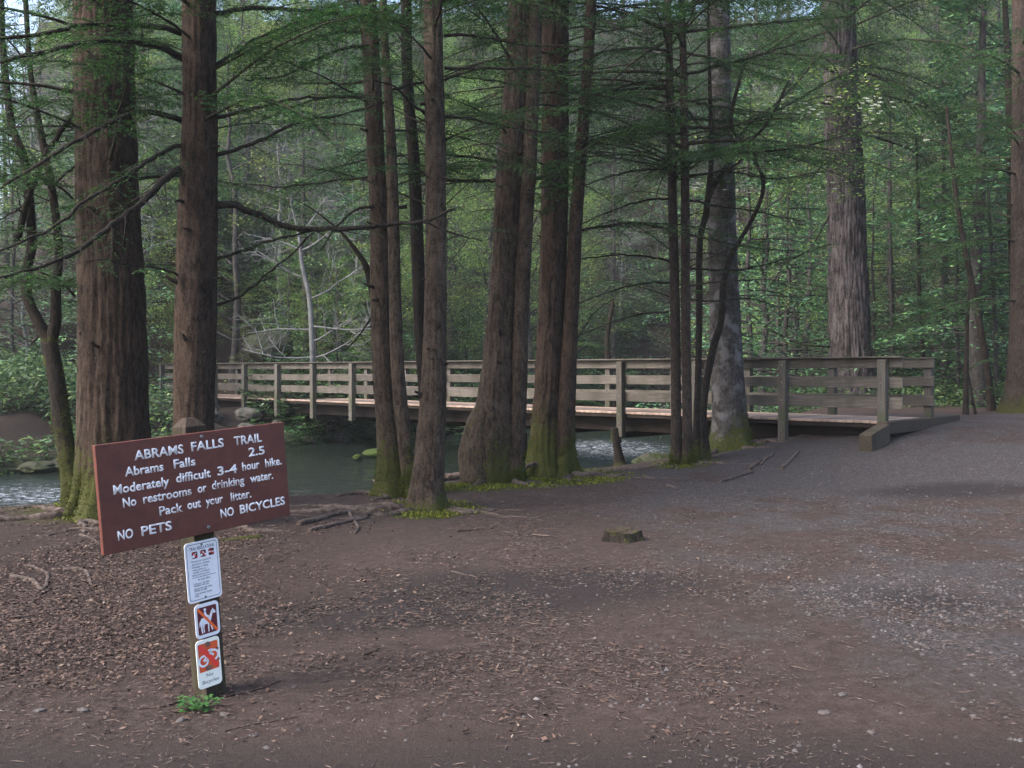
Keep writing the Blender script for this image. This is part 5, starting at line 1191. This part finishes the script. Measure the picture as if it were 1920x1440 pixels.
# clover plant at the post's foot
pp_ = P(372, 1318, 4.72); pz = g1(pp_[0], pp_[1])
cl = empty('clover_plant', (pp_[0], pp_[1], pz)); tag(cl, 'small bright green leafy plant at the foot of the sign post', 'plant')
mb = MB(); mS = MB()
for i in range(46):
    a = rng.random() * 6.28; rr = 0.085 * rng.random() ** 0.5; hh = 0.015 + 0.045 * rng.random(); c = np.array((rr * math.cos(a) * 1.2, rr * math.sin(a), hh))
    V, F = tube_arrays([(rr * 0.3 * math.cos(a), rr * 0.3 * math.sin(a), 0), c * 0.98], [0.0012, 0.001], 3, cap=False); mS.add(V, F)
    tl = rng.normal(size=2) * 0.25
    for k in range(3):
        b_ = a + k * 2.094 + 0.3 * rng.random(); d = unit(np.array((math.cos(b_), math.sin(b_), tl[0] * math.cos(b_) + tl[1] * math.sin(b_) + 0.1))); s = unit(np.cross((0, 0, 1), d)); L = 0.012 + 0.006 * rng.random()
        ring = [c, c + d * L * 0.7 + s * L * 0.55, c + d * L * 1.3 + s * L * 0.45, c + d * L * 1.2, c + d * L * 1.3 - s * L * 0.45, c + d * L * 0.7 - s * L * 0.55]; mb.add(ring, [(0, 1, 2, 3), (0, 3, 4, 5)])
f = mb.build('foliage', M['clover'], cl); f['kind'] = 'stuff'; f = mS.build('stems', M['clover'], cl); f['kind'] = 'stuff'

# ------------------------------------------------------------ stump, broken stems, logs
t, p = tree_root('tree_stump', 1168, 1012, 9.3, 'low mossy sawn stump alone on the path right of the middle trees', 'stump')
t.scale = (0.9, 0.9, 0.9); t.location.z = g1(p[0], p[1]) - 0.01; ns_ = 48; th = np.linspace(0, 2 * math.pi, ns_, endpoint=False)
lob = 1 + 0.10 * np.cos(th * 5 + 1) + 0.10 * (noise(np.cos(th) * 2 + 5, np.sin(th) * 2, seed=7) - 0.5)
rows = [(-0.05, 0.235), (0.0, 0.225), (0.03, 0.205), (0.06, 0.192), (0.09, 0.186), (0.115, 0.182)]
V = []
for k, (z, rr) in enumerate(rows):
    zz = z + (0.03 * (noise(np.cos(th) * 2.5, np.sin(th) * 2.5, seed=9) - 0.5) if k == 5 else 0) + 0 * th
    q = rr * lob * (1 + 0.09 * (noise(np.cos(th) * 7 + 3, np.sin(th) * 7, z * 5, seed=8) - 0.5)); V.append(np.c_[q * np.cos(th) * 1.05, q * np.sin(th), zz])
F = [(k * ns_ + j, k * ns_ + (j + 1) % ns_, (k + 1) * ns_ + (j + 1) % ns_, (k + 1) * ns_ + j) for k in range(len(rows) - 1) for j in range(ns_)]
mb = MB(); mb.add(np.concatenate(V), F, np.full(ns_ * len(rows), 0.22)); mb.build('stump_side', M['bark_dark'], t, attname='moss')
top = V[-1]; V2 = [top]; 
for s in (0.8, 0.5, 0.2): q = top * np.array((s, s, 1)); q[:, 2] = 0.105 + (top[:, 2] - 0.105) * s + 0.02 * (noise(q[:, 0] * 20 + 9, q[:, 1] * 20, seed=6) - 0.5); V2.append(q)
F = [(k * ns_ + j, k * ns_ + (j + 1) % ns_, (k + 1) * ns_ + (j + 1) % ns_, (k + 1) * ns_ + j) for k in range(3) for j in range(ns_)] + [tuple(range(3 * ns_, 4 * ns_))]
mb = MB(); mb.add(np.concatenate(V2), F, np.full(ns_ * 4, 0.30)); mb.build('cut_face', M['bark_hem'], t, attname='moss')
t, p = tree_root('broken_stem', 1164, 880, 17.2, 'short broken stem leaning over the rapids right of the dark moss-skirted trunk', 'stump')
make_trunk('trunk', t, M['bark_dark'], [(1166, 886, 26), (1160, 855, 17), (1155, 825, 14), (1152, 802, 13)], 17.2, top=0, ns=18, flare=1.3, ridge=0.012, seed=121, moss_h=0.2, rows=16)
def log(name, pts, r0, r1, label, mat='stick', cat='log', moss=0.0, group=None, ns=12):
    path = smooth_path(pts, max(8, len(pts) * 5)); path[1:-1] += rng.normal(size=(len(path) - 2, 3)) * r0 * 0.12
    V, F = tube_arrays(path, np.linspace(r0, r1, len(path)), ns); mb = MB(); c = path[0]; mb.add(V, F, np.full(len(V), moss)); o = mb.build(name, M[mat], None, origin=c, smooth=True, attname='moss'); o.location = tuple(c); tag(o, label, cat, group); return o
log('fallen_log', [P(-10, 985, 12.9), P(40, 968, 13.0), P(88, 955, 13.1)], 0.13, 0.08, 'dark half-rotted log lying at the water edge by the left border', 'bark_dark', moss=0.3)
log('fallen_log', [P(822, 897, 16.9), P(850, 893, 17.0), P(880, 890, 17.1)], 0.07, 0.06, 'pale log lying at the shore just left of the swollen trunk foot', 'stick')
log('driftwood', [P(700, 902, 16.5), P(715, 900, 16.5), P(740, 901, 16.5)], 0.035, 0.03, 'short pale driftwood at the water edge left of the mossy double trunk', 'stick')
log('mossy_root', [P(120, 968, 10.8), P(160, 962, 10.7), P(230, 975, 10.4)], 0.07, 0.05, 'mossy surface root arching from the widest left trunk behind the sign', 'bark_dark', cat='root', moss=0.6)
log('mossy_root', [P(400, 1024, 9.2), P(440, 1014, 9.3), P(492, 1008, 9.4)], 0.045, 0.03, 'mossy surface root just right of the sign post under the board', 'bark_dark', cat='root', moss=0.6)
log('arched_root', [P(975, 888, 14.6), P(990, 873, 14.7), P(1006, 869, 14.75), P(1022, 874, 14.8), P(1032, 886, 14.85)], 0.035, 0.03, 'bare root arching off the ground between the two thick middle trunks', 'stick', cat='root')
def ground_stick(pix, r0, r1, label, cat='stick', mat='stick', lift=0.7, group=None):
    pts = []
    for px, py in pix:
        Y = 6.0
        for _ in range(30): z_ = g1((px - 960) / FPX * Y, Y); q = P(px, py, 1.0); k = (CAM_Z - z_) / (CAM_Z - q[2]); Y = 0.5 * Y + 0.5 * min(max(k, 2), 25)
        q = P(px, py, Y); q[2] = g1(q[0], q[1]) + r0 * lift; pts.append(q)
    return log('stick' if cat == 'stick' else 'root', pts, r0, r1, label, mat, cat, group=group, ns=7)
ST = [([(418, 1308), (450, 1302), (488, 1292), (525, 1277)], 0.006, 0.003, 'long pale stick on the soil right of the sign post foot'),
    ([(258, 1330), (300, 1327), (345, 1314)], 0.006, 0.004, 'pale stick lying left of the sign post foot'),
    ([(118, 1200), (160, 1199), (205, 1192), (262, 1184)], 0.009, 0.004, 'long thin grey stick in the leaf litter left of the sign post'),
    ([(680, 1229), (695, 1224), (710, 1217)], 0.009, 0.005, 'short dark stick on the bare soil right of the sign'),
    ([(600, 1247), (612, 1243), (622, 1239)], 0.005, 0.003, 'short thin brown stick right of the bicycle plate'),
    ([(998, 1004), (1014, 1006), (1030, 1007)], 0.013, 0.008, 'short dark reddish stick on the needles left of the stump'),
    ([(1250, 911), (1262, 914), (1270, 919)], 0.014, 0.010, 'pale short stick on the needles in front of the thin straight pair'),
    ([(846, 1072), (880, 1080), (900, 1083)], 0.006, 0.003, 'thin twig crossing the dark moist patch'),
    ([(1376, 1094), (1392, 1093), (1412, 1095)], 0.005, 0.003, 'tiny pale twig on the gravel right of the stump'),
    ([(1486, 1250), (1500, 1253), (1514, 1256)], 0.004, 0.003, 'pinkish twig on the bare path at the lower right'),
    ([(855, 997), (880, 995), (925, 991)], 0.012, 0.006, 'grey stick on the needles in front of the swollen trunk'),
    ([(420, 1372), (470, 1360), (560, 1345)], 0.004, 0.002, 'thin brown twig curving over bare soil right of the sign foot')]
for a in ST: ground_stick(*a)
RT = [([(1350, 905), (1375, 897), (1412, 886)], 0.03, 0.02, 'long dark exposed root, leftmost of those on the slope below the pale tree'),
    ([(1403, 882), (1420, 870), (1450, 852)], 0.035, 0.02, 'thick exposed root in the middle of the slope below the pale tree'),
    ([(1425, 874), (1436, 862), (1450, 855)], 0.022, 0.014, 'short exposed root beside the thick one on the slope below the pale tree'),
    ([(1465, 880), (1480, 866), (1497, 848)], 0.03, 0.02, 'pale exposed root, rightmost of those on the slope below the pale tree'),
    ([(20, 1082), (60, 1090), (80, 1108), (88, 1078), (50, 1062)], 0.02, 0.012, 'twisted pale root in the litter at the far left'),
    ([(120, 1068), (160, 1072), (172, 1100), (185, 1098)], 0.018, 0.010, 'crooked grey root lying left of the sign post'),
    ([(60, 1125), (100, 1105), (160, 1095)], 0.014, 0.008, 'thin grey root below the twisted pale root'),
    ([(0, 1165), (60, 1155), (130, 1145)], 0.012, 0.008, 'low straight root half buried in litter at the left border'),
    ([(150, 1003), (175, 1012), (188, 1022)], 0.014, 0.008, 'pale thin root behind the lower left corner of the sign board'),
    ([(560, 985), (600, 975), (640, 965), (700, 955)], 0.035, 0.022, 'longest root snaking along the river edge left of the front middle trunk'),
    ([(580, 998), (630, 985), (690, 972)], 0.03, 0.018, 'grey root lying parallel below the longest one at the river edge'),
    ([(655, 962), (662, 975), (672, 990), (665, 1002)], 0.02, 0.012, 'short pale root pointing down from the roots at the river edge')]
for a, b_, c_, d_ in RT: ground_stick(a, b_, c_, d_, 'root', 'soil_root', lift=0.35)

# ------------------------------------------------------------ ground scatter
def scatter(name, n, pxr, yr, keep, fn, mat, label, cat):
    u = rng.random(n); Y = yr[0] * (yr[1] / yr[0]) ** u; px = pxr[0] + (pxr[1] - pxr[0]) * rng.random(n); X = (px - 960) / FPX * Y
    yn = np.interp(X, NEAR[:, 0], NEAR[:, 1]); drift = 0.12 + 0.88 * sstep(0.38, 0.62, 0.65 * fbm(X / 0.9, Y / 1.3, seed=55) + 0.35 * fbm(X / 0.22, Y / 0.3, seed=56) - 0.06 * sstep(-1.5, 0.5, X) * sstep(8, 5, Y))
    if cat == 'moss': drift = 1.0
    k = (Y < yn - 0.5) & (rng.random(n) < keep(X, Y) * drift); X = X[k]; Y = Y[k]
    v, kk = fn(X, Y); me = fast_mesh(name, v, kk, mat); o = obj(name, me); tag(o, label, cat, kind='stuff'); return o
def f_leaf(X, Y):
    n = len(X); Z = gz(X, Y) + 0.008 + 0.012 * rng.random(n); a = rng.random(n) * 6.28; s = 0.006 + 0.014 * rng.random(n) ** 2
    d = unit(np.stack([np.cos(a), np.sin(a), rng.normal(size=n) * 0.25], -1)); w = unit(np.cross(d, (0, 0, 1)) + np.stack([0 * a, 0 * a, rng.normal(size=n) * 0.4], -1)); return quads(np.c_[X, Y, Z], d, w, s, s * (0.35 + 0.4 * rng.random(n))), 4
def f_needle(X, Y):
    n = len(X); Z = gz(X, Y) + 0.005 + 0.008 * rng.random(n); a = rng.random(n) * 6.28; s = 0.010 + 0.030 * rng.random(n) ** 3
    d = unit(np.stack([np.cos(a), np.sin(a), rng.normal(size=n) * 0.08], -1)); w = unit(np.cross(d, (0, 0, 1)) + np.stack([0 * a, 0 * a, 0.6 + 0 * a], -1)); return quads(np.c_[X, Y, Z], d, w, s, 0.0016 + 0.0012 * rng.random(n)), 4
def f_stone(X, Y):
    n = len(X); Z = gz(X, Y) + 0.001; a = rng.random(n) * 6.28; s = 0.004 + 0.012 * rng.random(n) ** 2.5; e = np.stack([np.cos(a), np.sin(a), 0 * a], -1); f = np.stack([-np.sin(a), np.cos(a), 0 * a], -1)
    c = np.c_[X, Y, Z]; S = s[:, None]; A = c + e * S * 1.3; B = c + f * S; Cc = c - e * S * 1.2; D = c - f * S * 0.9; T = c + np.stack([0 * a, 0 * a, s * 0.8], -1) + e * S * (rng.random(n)[:, None] - 0.5)
    return np.stack([A, B, T, B, Cc, T, Cc, D, T, D, A, T], 1).reshape(-1, 3), 3
# the stones' four faces share no vertices: colour them per stone through one welded mesh
scatter('leaf_litter', 140000, (-80, 1500), (4.2, 16), lambda X, Y: 0.07 + 0.93 * a_humus(X, Y, 0), f_leaf, M['litter'], 'brown dead leaves littering the ground on the left around the sign', 'leaf litter')
scatter('fallen_needles', 300000, (-80, 2000), (2.6, 18), lambda X, Y: (0.12 + 0.88 * sstep(3.8, 6.5, Y)) * np.clip(0.9 - 0.6 * a_gravel(X, Y, 0) - 0.3 * a_dark(X, Y, 0), 0.12, 1), f_needle, M['straw'], 'reddish fallen hemlock needles and twig bits over the clearing', 'needles')
o = scatter('gravel', 90000, (450, 2050), (2.8, 19), lambda X, Y: 0.06 + 0.94 * a_gravel(X, Y, 0) * (0.10 + 0.90 * sstep(4.2, 6.5, Y)), f_stone, M['gravel'], 'small grey gravel stones strewn over the path on the right', 'gravel')
me = o.data
import bmesh
bm = bmesh.new(); bm.from_mesh(me); bmesh.ops.remove_doubles(bm, verts=bm.verts, dist=0.00005); bm.to_mesh(me); bm.free()
def f_moss(X, Y):
    n = len(X); Z = gz(X, Y) + 0.01 + 0.02 * rng.random(n); d = rand_dir(n, 1.0); d[:, 2] = np.abs(d[:, 2]) + 0.4; d = unit(d); s = 0.010 + 0.014 * rng.random(n); return quads(np.c_[X, Y, Z], d, unit(np.cross(d, rand_dir(n))), s, s * 0.4), 4
scatter('moss_carpet', 130000, (100, 1500), (9.5, 18), lambda X, Y: np.clip((a_moss(X, Y, 0) * (Y < 18.5) + 0.5 * (fbm(X * 3, Y * 3, seed=77) - 0.5) - 0.25) * 1.3, 0, 1), f_moss, M['moss_ground'], 'bright green moss carpet around the feet of the trees', 'moss')
# pale stones near the sign and on the path
for i, (px, py, s, lab) in enumerate(((155, 1333, 0.035, 'pale flat stone left of the sign foot, right one of two'), (75, 1333, 0.03, 'pale flat stone near the left border, left one of two'), (342, 1350, 0.03, 'flat grey stone just below the clover plant'), (420, 1340, 0.028, 'flat bluish stone right of the clover plant'),
    (1545, 1337, 0.03, 'rounded pale stone half sunk in the bare path at lower right'), (1580, 1303, 0.028, 'flat pale stone above the rounded one at lower right'), (1635, 1375, 0.022, 'small light stone near the bottom right of the path'), (475, 1380, 0.02, 'small grey stone on bare soil below the sign'), (1730, 1228, 0.022, 'small white stone on the right part of the gravel'), (1278, 1222, 0.018, 'tiny white stone at the centre of the bare path'))):
    Y = 5.0
    for _ in range(20): q = P(px, py, 1.0); Y = (CAM_Z - g1((px - 960) / FPX * Y, Y)) / (CAM_Z - q[2])
    q = P(px, py, Y); rock('stone', (q[0], q[1], g1(q[0], q[1]) + 0.002), (s, s * 0.7, s * 0.35), lab, M['gravel'], seed=40 + i)

# ------------------------------------------------------------ hazy air
HAZE = True
if HAZE:
    V, F = box_arrays(460, 262, 62, (0, 116, 27.0)); mb = MB(); mb.add(V, F)
    m = bpy.data.materials.new('haze'); m.use_nodes = True; nt = m.node_tree; nt.nodes.remove(nt.nodes['Principled BSDF'])
    pv = nt.nodes.new('ShaderNodeVolumePrincipled'); pv.inputs['Color'].default_value = (0.90, 0.95, 1.0, 1); pv.inputs['Density'].default_value = 0.0006; pv.inputs['Anisotropy'].default_value = 0.2
    nt.links.new(pv.outputs[0], nt.nodes['Material Output'].inputs['Volume'])
    o = mb.build('haze', m); o['kind'] = 'stuff'
    tag(o, 'thin bluish evening haze filling the valley air', 'haze')
